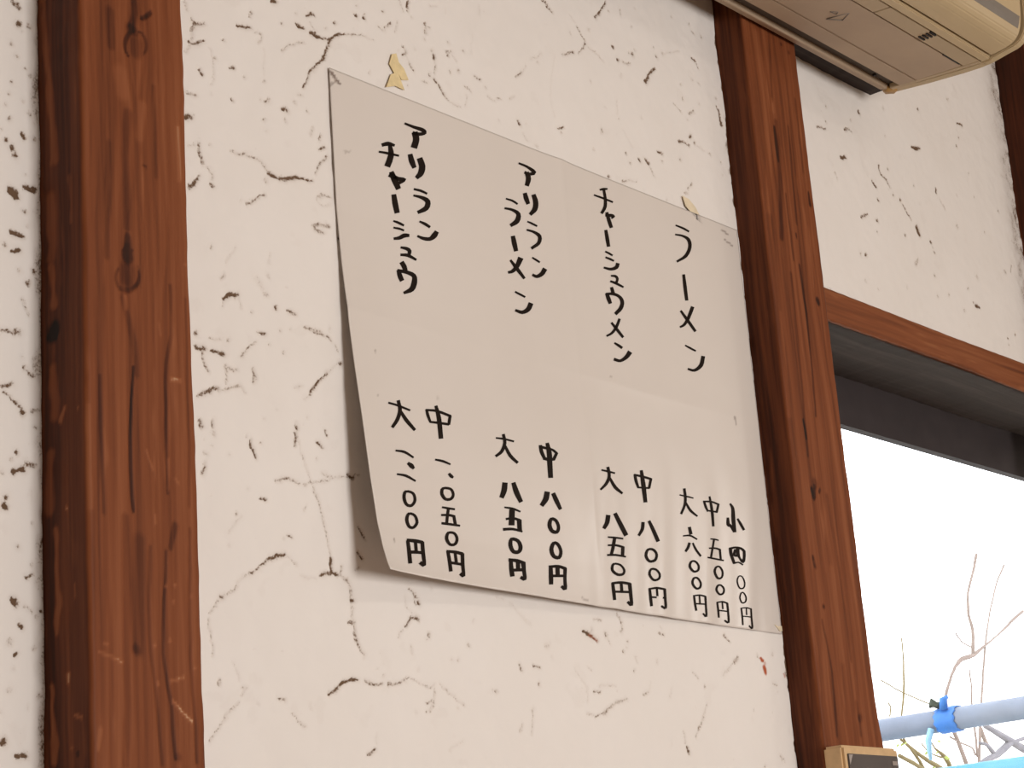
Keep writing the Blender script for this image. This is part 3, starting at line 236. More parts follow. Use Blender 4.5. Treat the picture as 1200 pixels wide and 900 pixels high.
CRACKS_M = [[90,10403,19063,33,10446,19073,28],[70,9550,18645,13,9560,18623,23,9574,18606,29,9597,18606,25,9625,18613,19,9655,18626,17,9686,18641,16],[60,9576,18576,35,9550,18525,13],[35,9557,18541,27,9547,18439,24],[80,9524,18432,29,9552,18432,26,9584,18437,24,9625,18454,22,9671,18476,21],[40,9532,18406,19,9478,18333,21],[45,9494,18748,40,9509,18696,32],[85,10022,18722,19,10053,18729,27,10085,18736,33,10121,18745,30,10158,18755,25],[50,10174,18893,19,10163,18845,19],[50,10193,18727,14,10247,18738,13,10284,18737,14,10268,18699,16,10234,18648,19],[60,9861,18554,22],[70,10497,18908,17],[80,10658,18946,20,10688,18946,27,10715,18947,31,10736,18948,27,10754,18950,20],[35,10674,19049,25],[80,10794,19069,20,10823,19087,20,10850,19100,20,10867,19100,19,10880,19095,17],[35,10825,19016,14,10870,18970,17],[100,10829,18926,37,10852,18922,40,10877,18919,40,10905,18918,31,10935,18918,20],[80,10934,18915,14,10976,18921,15,11013,18928,17,11036,18937,24,11054,18946,32],[50,10736,18821,8,10642,18775,9,10561,18732,11,10520,18695,15,10492,18661,19],[80,11042,18919,17,11014,18854,15,10985,18794,14,10954,18747,18,10921,18706,23,10884,18668,30,10848,18631,34,10818,18600,28,10786,18560,20,10749,18490,15,10711,18410,11],[70,9766,18367,27],[30,9721,18438,11,9739,18416,11,9752,18377,11,9752,18275,11,9744,18176,11,9731,18145,12,9716,18133,13],[75,9610,18233,24,9629,18204,29],[70,9921,18347,13,9969,18356,24],[60,10071,18311,22],[60,10277,18331,25],[55,9474,17997,18,9500,17999,17,9524,18001,16,9546,18004,18,9567,18008,21],[70,9944,18078,21],[90,10462,18146,25,10509,18160,47],[60,10488,18067,19],[60,10280,18151,19,10336,18189,16],[30,10244,18155,25],[70,10266,18001,19],[60,10598,18250,22],[60,10745,18210,17],[30,10276,17920,22],[90,9466,17795,44,9525,17812,34],[35,10649,18326,14,10696,18332,14],[40,10770,18016,28,10794,18088,17],[70,10855,18007,20,10887,18056,20],[85,10859,17920,14,10918,17951,20],[50,9686,17637,21],[25,9721,18057,21],[20,10296,18621,8,10283,18384,8],[70,9578,17610,35,9581,17572,29,9585,17536,26,9593,17505,31,9603,17474,38],[50,9536,17593,16],[60,9653,17446,19,9681,17428,27,9703,17409,32,9705,17385,27,9701,17358,19],[80,9699,17308,42],[75,9461,17230,32,9493,17258,38,9524,17288,41,9550,17322,34,9574,17358,22],[45,9464,17562,16,9505,17573,13],[50,9692,17638,19],[50,9891,17640,16,9939,17637,18,9986,17637,20,10029,17649,22,10073,17660,23,10122,17660,18,10170,17652,13,10210,17635,16,10244,17612,20,10266,17587,22,10285,17562,23],[85,10284,17553,23,10328,17551,25,10372,17550,27,10415,17550,30,10461,17556,33,10518,17580,38,10576,17604,40,10623,17609,31,10667,17610,20,10713,17617,17,10759,17625,17],[60,10249,17501,20,10254,17485,16],[60,10798,17697,14,10829,17746,17,10862,17794,20,10904,17838,22,10950,17880,24],[80,10852,17916,14,10907,17949,24],[60,10858,18004,24],[50,9978,17262,13],[65,10042,17252,19,10084,17279,16,10130,17308,13,10184,17343,14,10242,17379,16],[50,10795,17476,14,10816,17499,15,10844,17520,17,10893,17532,22,10950,17541,27],[30,10806,17461,14,10833,17445,14,10862,17436,14,10897,17452,14,10934,17475,14],[60,10734,17234,23,10766,17252,28,10804,17268,30,10860,17279,28,10921,17287,24],[55,10756,17221,34,10847,17212,27],[70,11019,17197,34],[70,9663,16816,22],[25,9807,16731,25,9907,16869,19],[25,10244,16812,23,10270,16902,20],[55,9749,16587,13,9788,16628,19],[40,10217,16723,26,10241,16686,19],[95,9763,16441,25,9799,16457,31,9836,16473,35,9873,16484,31,9910,16495,25],[35,9762,16428,13,9749,16369,13],[35,9919,16477,13,9936,16399,16],[25,10107,16665,64,10167,16596,48],[45,10176,16556,26,10229,16551,23],[80,10289,16463,39],[60,10408,16466,16,10485,16465,43],[40,10040,16391,26],[70,9499,16114,43],[80,10108,16238,22,10171,16240,29],[70,9801,16116,28],[40,9628,16099,12,9729,16106,13],[60,10220,16165,19],[50,10358,16133,29],[80,9495,16010,34,9574,16010,40],[90,9634,16013,28,9670,16011,31,9705,16010,34,9736,16010,38,9765,16011,41],[60,9553,15982,22,9561,15939,26,9569,15898,28,9582,15868,23,9597,15840,15],[55,10082,16154,13,10039,16133,15,9996,16106,16,9957,16061,16,9919,16010,16],[50,9771,15919,28,9776,15879,25,9778,15841,22,9773,15811,19,9765,15784,16],[50,9791,15907,22,9883,15908,16],[70,10040,15936,19,10051,15914,21,10058,15891,22,10052,15870,20,10041,15848,16],[75,9490,15642,15,9534,15670,24,9581,15697,31,9635,15719,32,9693,15740,31],[90,9611,15702,40],[50,9691,15716,16,9755,15739,13,9815,15761,12,9867,15783,16,9908,15793,19,9931,15773,18,9947,15744,16],[35,10462,15878,23,10529,15899,19],[60,10580,16375,16,10642,16371,21,10702,16366,23,10762,16361,20,10814,16354,17,10845,16341,15,10869,16326,13],[35,10851,16407,23],[50,10924,16299,20,10943,16252,23],[80,10959,16153,37],[35,10936,16149,10,10816,16051,10],[80,10816,16051,13,10762,16005,19,10709,15957,23,10660,15904,22,10613,15850,20],[30,10613,15850,13,10555,15799,13],[40,10324,16291,16],[40,10430,16321,16],[85,9502,15466,24,9511,15429,37],[60,9625,15486,22,9619,15431,31],[55,9627,15386,40],[30,9597,15296,21],[50,9522,15231,15,9561,15222,18],[60,9538,15158,15,9506,15077,30],[40,9941,15419,25],[85,9980,15378,31,9988,15342,26,9997,15309,22,10011,15288,23,10026,15270,25],[50,10084,15385,19],[90,10465,15564,39],[75,10447,15521,26,10434,15422,13],[30,10470,15476,13,10487,15404,19,10505,15336,22,10529,15279,19,10552,15230,16,10567,15190,20,10580,15154,26],[70,10762,15586,16,10778,15553,20],[75,10677,15475,36,10719,15441,42],[30,10658,15342,26],[50,10706,15244,13,10804,15225,23],[55,10215,15112,16,10256,15130,17,10301,15145,19,10356,15150,21,10407,15150,22,10437,15143,18,10460,15135,13],[45,10502,15120,16,10567,15141,16,10646,15166,16,10765,15201,14,10895,15237,13,11011,15267,14,11126,15294,17],[80,10988,15278,16,11054,15251,30],[35,10125,15579,13],[30,10257,15668,16],[30,10579,15659,13],[30,9770,15245,19],[30,9931,15020,19],[50,10581,15173,13,10588,15145,14,10599,15111,16,10622,15065,20,10647,15014,22,10660,14967,17,10673,14913,11,10695,14839,10,10717,14759,10,10735,14681,11,10751,14604,13],[85,10061,14965,19,10102,14961,28],[60,9806,14816,18],[25,9870,14799,15,9827,14772,15,9787,14743,15,9754,14710,18,9724,14675,21],[35,10491,14938,32,10514,14973,16],[65,10308,14724,16,10343,14708,19],[30,10274,14693,31],[25,9739,14574,18],[90,10130,14526,25,10167,14540,27,10204,14552,28,10240,14558,24,10277,14561,19],[60,10130,14522,31,10077,14490,24,10024,14458,18,9972,14427,16,9920,14397,15],[30,9920,14397,21,9806,14323,21],[40,10288,14562,16,10390,14511,16],[85,9653,14197,36],[50,9674,14229,12,9722,14242,14,9764,14256,15,9783,14274,15,9795,14292,15],[50,9623,14172,12,9596,14148,12,9572,14123,12,9555,14100,12,9541,14077,12],[40,9530,14032,12,9527,14005,15,9527,13973,18,9539,13925,17,9552,13873,15,9551,13829,13,9548,13786,12],[90,10751,14604,13,10750,14493,22],[85,10621,14449,16,10664,14464,19,10709,14476,22,10763,14480,23,10819,14481,22],[50,10819,14481,22,10872,14466,26,10916,14446,29,10935,14411,29,10944,14370,29,10951,14331,30,10956,14291,32],[25,10438,14431,19,10576,14421,16],[90,10956,14288,35],[35,10948,14275,39,10939,14148,35],[65,10904,14130,19,10959,14126,35],[60,10958,14102,22,10964,14055,28,10973,14009,32,10991,13969,30,11012,13934,26,11032,13910,24,11053,13890,22],[80,11066,14872,20,11129,14803,16],[80,11044,14667,20,11093,14624,23],[60,10857,14551,16,10847,14503,22],[40,11047,14555,13,11000,14518,13],[30,9732,13754,12,9784,13626,15],[55,9604,13629,12,9594,13586,21],[40,9801,13568,12,9832,13573,14,9850,13571,18,9831,13551,26,9799,13525,36],[40,9767,13480,21,9656,13381,21],[45,9656,13381,18,9604,13323,14,9556,13269,12,9519,13227,14,9486,13189,18],[70,10143,13521,12,10204,13513,21],[45,10274,13429,12,10308,13397,14,10343,13368,15,10378,13349,13,10413,13334,9],[90,10655,13579,13,10722,13614,18,10784,13647,22,10831,13672,22,10874,13691,19,10924,13699,16,10974,13704,13],[60,11047,13698,22,11067,13691,29,11095,13685,32,11152,13682,24,11219,13680,13],[20,10464,13486,25,10483,13442,19],[30,9954,13475,24],[75,11032,13149,13,11055,13160,22,11078,13171,29,11099,13181,25,11119,13192,19],[20,11143,13296,19,11128,13241,19],[60,11591,14445,13,11620,14427,15,11647,14409,17,11671,14394,20,11692,14381,23],[95,11701,14344,37],[50,11657,14386,13,11664,14329,17],[25,11550,14376,17,11549,14333,21,11554,14295,23,11579,14270,21,11610,14251,17],[85,11607,14226,17,11678,14224,37],[75,11602,14221,13,11523,14149,16],[40,11488,14119,16,11440,14056,16],[65,11794,14099,37],[50,11760,14067,17],[35,11583,13949,36,11575,13989,16],[50,12261,14052,37],[60,12117,13929,24],[30,12038,13927,20],[35,11242,13741,26],[60,11289,13679,26,11350,13692,19,11411,13707,13,11470,13724,11,11530,13742,10],[40,11530,13742,10,11601,13723,13,11668,13706,16,11720,13696,20,11761,13692,23,11789,13697,22,11810,13706,20],[40,11820,13682,17,11819,13633,22,11811,13585,26,11781,13543,26,11744,13502,23],[55,11714,13564,20,11787,13584,20],[50,11708,13497,20],[35,11884,13718,10,11938,13686,16,11999,13652,20,12077,13612,19,12163,13571,17],[30,12086,13543,23],[75,12554,13702,27],[35,12516,13702,24],[65,12863,13942,14,12894,13887,21],[80,13055,13937,18,13140,13929,21],[60,13104,13786,28],[40,12998,13579,24,12947,13375,14],[40,12819,13403,24,12843,13454,14],[25,12640,14484,10,12728,14452,11],[20,12819,14439,14,12889,14392,22,12955,14347,28,13007,14311,26,13055,14277,21],[30,13281,14121,46],[30,12345,14254,21],[45,11853,14478,20],[20,12110,13293,13,11956,13216,17],[20,11589,13487,33],[20,11642,13817,30],[50,13921,14392,11,14024,14395,15],[85,13768,14286,29,13804,14274,38,13845,14260,44,13898,14242,39,13956,14223,29],[60,13885,14299,26],[70,14082,14282,44],[35,14092,14252,22,14124,14200,19],[55,14259,14475,19,14286,14440,23,14309,14406,26,14314,14373,25,14314,14342,22],[75,14290,14322,30],[55,14360,14241,22],[45,14352,14185,19],[70,14310,14149,26],[30,14475,14097,45,14494,14061,26],[70,14428,13988,26],[55,14855,14349,11,14950,14349,19],[35,14912,14408,19],[45,15334,14035,12,15414,13987,16],[45,15503,13913,27],[70,13849,13765,18,13928,13769,18],[25,13603,13950,11,13657,13902,12,13704,13859,14,13735,13831,19,13754,13800,22,13756,13746,19,13752,13686,14],[35,13792,13974,15,13826,13951,15],[55,13834,13549,14,13910,13578,19,13987,13609,22,14066,13655,21,14146,13697,18,14223,13720,17,14300,13736,15],[35,13725,13588,18,13808,13566,25],[50,14549,13778,15,14631,13814,23],[20,14675,13899,15,14648,13824,15],[45,15516,13758,12,15485,13701,18,15447,13642,23,15384,13570,24,15325,13505,23,15298,13468,20,15281,13439,15],[45,15096,13487,15,15105,13386,19],[75,15121,13350,23,15145,13303,31],[30,13248,14118,53],[30,14798,14085,42],[25,14954,13785,27,14983,13861,19],[25,13929,13819,26,14137,13840,18],[20,13319,14019,25],[50,13117,13936,21],[75,15897,14408,16,15971,14360,16],[60,16089,14212,20,16011,14162,32],[40,15981,14150,16,15830,14034,28],[40,15339,14032,12,15413,13987,16],[50,16404,14257,16,16450,14221,16],[50,16624,14003,16,16702,13998,21],[35,16680,14286,41],[55,16640,13324,20,16702,13272,16],[35,16834,14882,29],[40,16850,14735,25],[35,16361,13210,28],[30,16511,14535,12,16602,14536,12],[75,10878,18946,24,10887,18923,20,10900,18906,17,10926,18906,14,10957,18912,12,10989,18918,13,11023,18926,14],[85,11039,18922,17,11055,18942,21,11074,18963,24,11106,18985,21,11143,19007,17,11181,19024,15,11220,19041,14],[60,11220,19041,12,11294,19063,11,11365,19082,10,11427,19094,10,11485,19103,10],[30,11502,19101,10,11571,19102,12],[60,11038,18915,14,11036,18874,24],[50,11009,18849,12,10972,18780,17],[70,10964,18771,14,10937,18734,15,10910,18698,17,10884,18667,18,10858,18638,19],[95,11370,19253,39],[50,11342,19265,15],[95,11468,19277,37],[70,11476,19310,12],[60,11382,19351,22],[80,11100,19102,26],[50,10997,19027,17],[70,11706,19413,22],[90,12044,19621,15,12026,19561,25],[60,12023,19526,18],[35,11916,19584,28,11927,19561,28,11938,19538,28,11946,19517,24,11953,19496,20],[35,11880,19372,20,11848,19268,15],[45,11634,19251,12,11703,19240,25],[60,11722,19267,15,11788,19328,20],[35,12067,19481,30],[60,12239,19477,18,12255,19466,18,12264,19451,18,12251,19423,19,12231,19390,20],[45,12293,19464,18],[30,12217,19327,18],[65,11924,19160,12,11945,19146,15,11960,19132,17,11964,19112,20,11957,19094,20,11939,19082,16,11916,19071,10],[35,11865,19095,12],[35,11970,19075,12,12002,19039,12],[65,12001,19025,17,12018,19006,21,12033,18989,22,12046,18976,18,12058,18963,12],[70,11494,18771,17],[35,12151,18899,13,12223,18901,18],[35,11946,18797,17],[30,12085,19171,20],[55,12301,19234,36],[85,12320,19200,24,12335,19172,33],[55,12338,19157,12,12341,19121,12,12342,19086,12,12333,19054,12,12321,19023,12],[90,12261,18995,30],[70,12320,18966,18,12345,18947,21,12371,18926,24,12402,18894,27,12431,18863,27,12453,18844,22,12472,18827,15],[45,12472,18827,12,12509,18814,16,12547,18804,18,12589,18804,17,12633,18807,15],[35,12162,18911,15,12227,18906,15],[55,12494,19287,15,12575,19313,15],[65,12515,19269,21],[40,12582,19274,12,12631,19241,12],[65,12649,19153,37],[35,12533,19112,34],[50,12542,19391,25],[50,12731,19375,31],[85,12935,19157,28],[50,12868,19174,22,12901,19160,22],[40,13010,19098,22],[40,12727,19025,22,12804,18999,19],[35,13025,19024,16,13116,19001,13],[40,13144,19042,19,13204,19047,13],[35,13326,19080,16,13395,19120,16],[30,12741,18939,15,12707,18832,15],[75,13417,18896,22,13445,18870,25],[30,13532,18892,19],[45,13657,18712,45],[30,13472,18788,16,13537,18723,13],[35,13154,18814,22],[65,13437,19323,10,13531,19403,16],[30,13531,19403,13,13603,19493,13],[30,13688,19588,10,13863,19700,20],[45,13792,19591,23],[65,13932,20260,16,13995,20264,33],[80,14004,20231,23,14076,20197,13],[55,14191,19786,17,14316,19850,30],[90,14349,19864,27],[60,14423,19871,17,14461,19905,16,14498,19940,17,14528,19977,20,14555,20015,24],[85,14561,20017,34],[60,14560,20049,17,14525,20079,15,14494,20108,13,14472,20138,13,14454,20167,13],[25,14427,20203,10,14356,20260,10],[40,14598,19998,17,14656,19986,17,14715,19972,17,14779,19953,15,14844,19932,14],[85,14770,20371,34],[75,14785,20385,14,14844,20445,16,14897,20505,17,14935,20563,16,14968,20621,14],[50,15004,20522,24],[40,14335,20057,27],[35,14633,20195,34],[80,14013,18991,16,14106,19024,16],[30,14060,18961,39],[65,14716,19172,30],[40,14693,19139,23],[40,14795,19433,17],[35,14588,19633,17],[30,12319,19669,15,12411,19703,12],[70,12240,19482,18,12267,19459,18],[50,12246,19400,24],[25,13002,19902,13,12987,19804,9],[15,12863,19571,13,12836,19379,12],[15,14058,19748,10,13988,19504,10,13938,19295,10,13948,19182,10,13977,19100,10],[50,13996,20267,18,14074,20211,13],[60,15000,20521,23],[45,15196,20599,19,15199,20545,19],[40,15447,20693,23],[40,15363,20461,23],[70,15017,20128,37],[85,15345,20165,46],[60,15281,20162,23],[50,15391,20222,19],[80,15086,20018,37],[50,15167,20019,28,15282,20045,23],[30,15107,19859,41],[50,15728,20349,24],[65,15765,20265,38],[65,15870,20338,38],[30,15903,20349,14,16177,20456,14],[85,16399,20459,24,16456,20431,34],[60,16476,20432,19,16516,20378,19],[60,16425,20850,24],[50,16474,20780,19,16524,20763,24],[60,16638,20776,34],[40,16110,20823,24],[95,15528,19924,51],[80,15550,19945,28,15599,20007,31,15644,20061,33,15676,20092,29,15703,20116,23],[50,16155,20079,33],[45,16467,20186,24],[30,16354,20190,34],[65,16158,19929,24,16162,19905,19],[45,16442,19944,22],[45,15973,19812,9,16103,19762,12],[60,16223,19772,19,16326,19832,24],[45,16185,19711,24],[50,16768,20096,44],[95,16764,20005,17,16779,19974,23,16794,19937,29,16805,19885,36,16816,19828,44],[85,16206,19505,24,16253,19543,28],[75,16005,19412,21,16057,19421,21,16106,19427,21,16147,19427,24,16185,19424,28],[80,16292,19471,29],[30,16329,19452,12,16468,19440,12],[55,16528,19431,19,16566,19416,19],[80,15611,19194,23,15687,19190,23],[50,15673,19102,23],[60,15076,19024,27],[55,15118,18941,32],[85,15295,19014,36],[85,15393,19051,37,15444,19016,37],[45,15458,18984,23,15513,18903,23],[50,15992,19212,47],[70,14753,18704,31],[60,14957,18711,22,15034,18742,22],[40,15034,18742,11,15204,18782,9],[50,16004,18861,21,16061,18875,19],[45,16080,18917,19,16175,19015,19],[40,15698,18711,23],[40,16743,19376,29],[35,16752,19240,34],[40,16872,19284,19],[35,14562,18931,27],[25,15386,19494,32],[30,15011,19379,18],[25,14994,19584,11,14987,19415,11],[35,14589,19637,18],[35,14792,19434,22],[20,15061,19293,9,15201,19130,9],[35,14329,20051,27],[40,14630,20196,27],[30,16815,21076,25],[60,16874,17321,24,16892,17279,24],[70,16832,17178,41],[60,16878,16800,41],[50,16836,16499,29],[50,16826,16395,35],[75,16886,16177,35],[40,16827,15874,23],[40,16903,18299,30]]
CRACKS_R = [[80,19821,20836,55],[50,18799,20369,24,18994,20393,36],[50,19031,20488,30],[50,19432,20501,24,19480,20524,28,19525,20540,30,19561,20535,28,19594,20522,24],[40,19595,20675,30],[85,19262,20118,36,19379,20147,54],[60,21343,21311,45],[75,21016,20721,25,21082,20727,41,21144,20736,51,21189,20753,44,21228,20773,32],[65,22361,21415,27,22515,21434,33],[55,22337,21209,33],[50,22248,21080,46],[60,20369,20271,43],[60,20146,20251,25,20160,20201,28,20182,20157,31,20234,20133,28,20289,20111,25,20321,20077,24,20348,20040,25],[55,20396,19946,31],[75,19942,20005,30,20017,19955,37],[80,20037,19798,43],[75,20558,19926,43],[50,20589,19882,19,20650,19837,26,20706,19795,31,20743,19763,29,20775,19734,25],[90,20894,19650,87,20919,19581,62],[60,21527,20323,45,21524,20266,32],[30,21603,20202,26,21700,20086,26],[45,20945,20207,38],[55,19559,19469,30,19717,19539,30],[70,19930,19522,48],[40,19904,19366,36],[55,20565,19478,37],[80,21193,19542,44],[50,21237,19429,44],[35,21221,19484,25],[75,19565,19018,42],[45,19451,19007,41],[40,20738,19164,56,20807,19244,25],[45,21168,19122,44],[35,21950,19936,58],[50,23176,20430,34],[40,23133,19588,47],[50,23272,19629,27,23315,19725,20],[40,22468,20765,27],[35,22071,20371,33],[35,22206,21703,66],[30,20432,21063,56],[35,19069,19871,24,19109,19804,18],[30,19487,18686,41],[40,20440,18821,24],[40,21983,19123,32],[35,19758,18644,24],[40,23424,20081,20,23528,20070,20],[45,22676,20025,26],[40,19057,20684,30],[30,22533,20471,26],[50,23746,21974,35],[40,23590,22056,35],[30,20382,20688,25],[85,22135,18936,56,22233,18944,37],[50,22081,18966,31],[35,21819,18818,49],[35,22285,19345,75],[45,21999,19124,37],[55,22901,18674,38],[55,23127,18760,45],[50,22908,18589,32],[40,23112,19592,58],[35,21485,18945,42],[40,21173,18864,48]]
RUST = [[100,16479,14219,41,16503,14214,33],[100,16515,14145,61,16516,14096,53],[50,16533,14186,41],[60,16856,14107,21,16867,14088,21],[35,13858,14252,33,13956,14223,26]]
SHEET_MARKS = [[80,10994,18627,17,11009,18621,31,11025,18612,40,11048,18590,36,11071,18569,26,11086,18559,19,11099,18552,12],[50,10982,18498,7,11054,18555,9],[50,11258,16287,17],[35,11234,15908,16],[35,14439,16657,16],[60,11169,14738,20],[50,16445,16600,9,16456,16524,17],[30,11120,17958,16,11179,17978,10],[60,16583,18594,12,16688,18568,16],[60,16605,18496,11,16742,18458,13],[30,11976,16028,23],[40,13641,14538,11,13713,14527,11]]
POST1_FRONT = [[75,8592,18279,49,8597,18225,56,8599,18172,62,8588,18118,68,8573,18064,74],[70,8533,17827,12,8523,17836,17,8514,17845,22,8507,17858,26,8503,17872,29,8501,17888,32,8500,17904,35,8503,17921,36,8507,17939,37,8514,17956,36,8522,17972,35,8532,17988,33,8544,18002,30,8557,18015,26,8571,18026,22,8585,18034,17,8600,18040,12],[50,8634,18045,8,8644,18042,12,8654,18040,16,8664,18035,20,8672,18028,23,8679,18020,25,8685,18011,27,8690,18001,28,8693,17989,29,8695,17977,28,8695,17964,27,8695,17951,25,8692,17937,23,8689,17923,20,8684,17910,16,8677,17896,12,8670,17883,8],[42,8598,17952,123,8601,17877,114],[50,8547,18045,82,8610,18033,62],[80,8665,18161,29,8745,18231,29],[45,8517,17389,81,8498,17225,76,8483,17064,72,8483,16901,72,8487,16753,72,8488,16643,66,8489,16547,59],[80,8492,16486,51,8484,16341,99],[-35,8646,17491,81,8613,17247,81],[35,8380,18120,81,8379,17861,69],[30,8337,17128,40,8306,16301,51],[30,8753,17674,33,8757,16989,32],[50,8645,17048,20,8670,17040,16],[-30,8450,17690,121,8470,17525,121],[-35,8965,17410,41,8969,17023,41],[62,8479,16243,138,8479,16162,137],[55,8571,16252,10,8574,16238,12,8576,16224,15,8575,16209,17,8573,16193,20,8569,16178,22,8564,16163,24,8556,16149,26,8547,16135,27,8537,16123,29,8526,16112,30,8514,16102,31,8501,16094,32,8488,16088,33,8475,16084,33,8462,16083,33,8449,16083,33,8436,16085,33,8425,16089,32,8414,16095,31,8404,16103,30,8396,16113,29,8390,16124,27,8385,16137,25,8381,16150,24,8380,16165,21,8380,16180,19,8382,16195,17,8386,16210,15,8392,16225,12,8399,16239,10],[30,8569,16279,8,8573,16270,10,8576,16260,12,8579,16250,13,8580,16240,15,8581,16229,16,8581,16217,17,8579,16206,18,8577,16194,18,8573,16183,18,8569,16172,17,8564,16161,16,8557,16150,15,8551,16140,13,8543,16131,12,8535,16123,10,8526,16115,8],[70,8486,16423,32,8481,16331,99],[50,8533,16386,10,8527,16387,13,8521,16388,17,8514,16389,20,8508,16389,22,8502,16389,25,8495,16388,26,8489,16387,27,8482,16386,28,8476,16384,27,8470,16382,26,8463,16380,25,8457,16377,22,8450,16374,20,8444,16371,17,8438,16367,13,8432,16363,10],[-40,8456,16042,27,8466,15964,31],[90,8511,15565,16,8500,15434,17,8489,15306,19,8480,15187,21,8473,15071,23,8471,14957,25,8472,14840,27,8479,14714,25,8488,14586,23],[50,8858,16220,24,8857,16024,26,8850,15850,28,8826,15749,28,8800,15638,28,8786,15432,26,8778,15196,23,8776,14972,23,8777,14747,23],[35,8432,16027,51,8481,15883,56,8521,15746,59,8534,15625,54,8538,15511,47],[-70,8839,15533,16,8925,15546,20],[-50,8608,15014,12,8653,14895,12],[-50,8790,14972,16,8783,14767,16],[-40,8878,14819,16,8847,14854,12],[-35,8131,15247,30,8141,14570,37],[-30,8747,15910,16,8757,15831,16],[35,8996,16146,16,8965,14674,20],[40,8228,15456,19,8243,14546,26],[-40,9006,16397,20],[40,8416,14530,57,8424,14315,62,8428,14102,68,8417,13888,73,8405,13679,74,8406,13475,66,8406,13283,55,8397,13111,51,8386,12946,47],[30,8530,14392,114,8498,13685,112],[55,8749,14341,19,8737,14158,21,8727,13980,23,8713,13820,23,8709,13663,23,8730,13501,24,8757,13336,26,8771,13173,26,8781,13011,26],[50,8959,14518,19,8949,14088,21,8943,13680,23,8950,13321,23,8960,12980,23],[40,8624,14365,27,8604,14079,27,8595,13803,26,8619,13535,26,8649,13295,26,8663,13114,26,8673,12954,26],[-80,8770,13364,19,8922,13244,23],[-50,8184,13649,15,8369,13589,15],[-45,8224,13705,15,8253,13693,15],[-60,8763,13501,15,8872,13530,19],[-55,8655,13477,26],[-50,8767,13751,27],[-60,8741,14113,23],[-60,8821,14117,19],[-50,8805,14010,19],[-50,8639,13714,26],[-45,8189,13150,36,8165,13044,25],[40,8486,13675,75],[50,8835,14523,58,8788,14364,38],[-40,8667,14579,15,8673,14523,15],[-40,8958,14058,19],[-40,8972,13598,19],[40,8805,13012,56]]
POST1_SIDE = [[-60,-50,18276,61,-71,18050,60,-91,17827,61,-111,17600,70,-130,17387,80,-144,17209,81,-155,17044,79],[-50,-104,16770,119,-113,16359,98],[-35,-319,16867,39,-327,16538,31],[-70,-105,16280,78,-137,16010,70],[90,-134,15832,136,-118,15796,97],[-60,-114,15561,97,-138,15244,96],[-100,-248,15276,38,-196,15192,46],[-90,-373,15237,23],[-60,-89,14985,76,-68,14628,95],[-100,-243,14602,26],[-80,-125,14485,57,-140,14361,49,-149,14220,45,-141,14027,49,-127,13819,56],[-100,-63,13467,48,-76,13337,59,-87,13213,66,-94,13104,62,-98,13000,55],[-90,-235,13523,15,-234,13469,15],[-60,-318,14097,11,-316,14006,11],[-90,-300,13265,22,-383,13245,18],[-50,-254,13068,29],[50,-323,13025,36]]
POST2_FRONT = [[-30,17159,20848,120,17197,20451,119,17206,20010,118,17129,19435,117,17026,18827,116],[80,17327,19827,42,17327,19713,57,17326,19608,65,17326,19527,54,17327,19454,35],[50,17368,19901,71,17357,19629,82,17334,19332,88,17275,18961,84,17206,18570,76],[35,17441,20939,48,17337,20143,42],[90,17872,19224,30,17873,19099,60],[80,17504,18670,29,17507,18635,24],[50,17673,20885,43],[50,17810,20837,49],[-30,17337,20143,60,17339,20018,60],[40,17609,19906,30,17542,18801,41],[30,17822,20286,42,17813,19459,42],[50,17392,19101,29,17401,18374,35],[100,17785,18011,73,17796,17982,61],[70,17497,18338,30,17514,18083,34,17524,17817,36,17517,17507,33,17502,17203,30,17486,16951,29,17468,16716,30],[40,17307,18203,42,17297,17767,42,17283,17313,41,17255,16796,39,17223,16264,35],[80,17217,16616,29,17234,16442,23],[90,17228,15916,58,17247,15832,46],[80,17358,15904,41],[50,17295,15983,116],[-25,17021,17715,59,16959,16633,70],[80,17099,15221,43,17119,15133,49],[-30,17106,15177,24],[85,17189,14734,49],[50,17131,14595,30,17175,14355,37,17205,14099,42,17191,13798,43,17162,13486,42],[90,17282,15946,43,17273,15852,37],[70,17381,15929,31],[35,17496,15881,62,17532,15525,52,17563,15148,43,17578,14704,42,17587,14242,43],[50,17617,13680,91],[40,17577,13826,43,17587,13503,42],[70,18008,13519,62],[-30,17417,15133,92,17414,14231,91],[-25,16852,15225,42,16846,13788,41]]
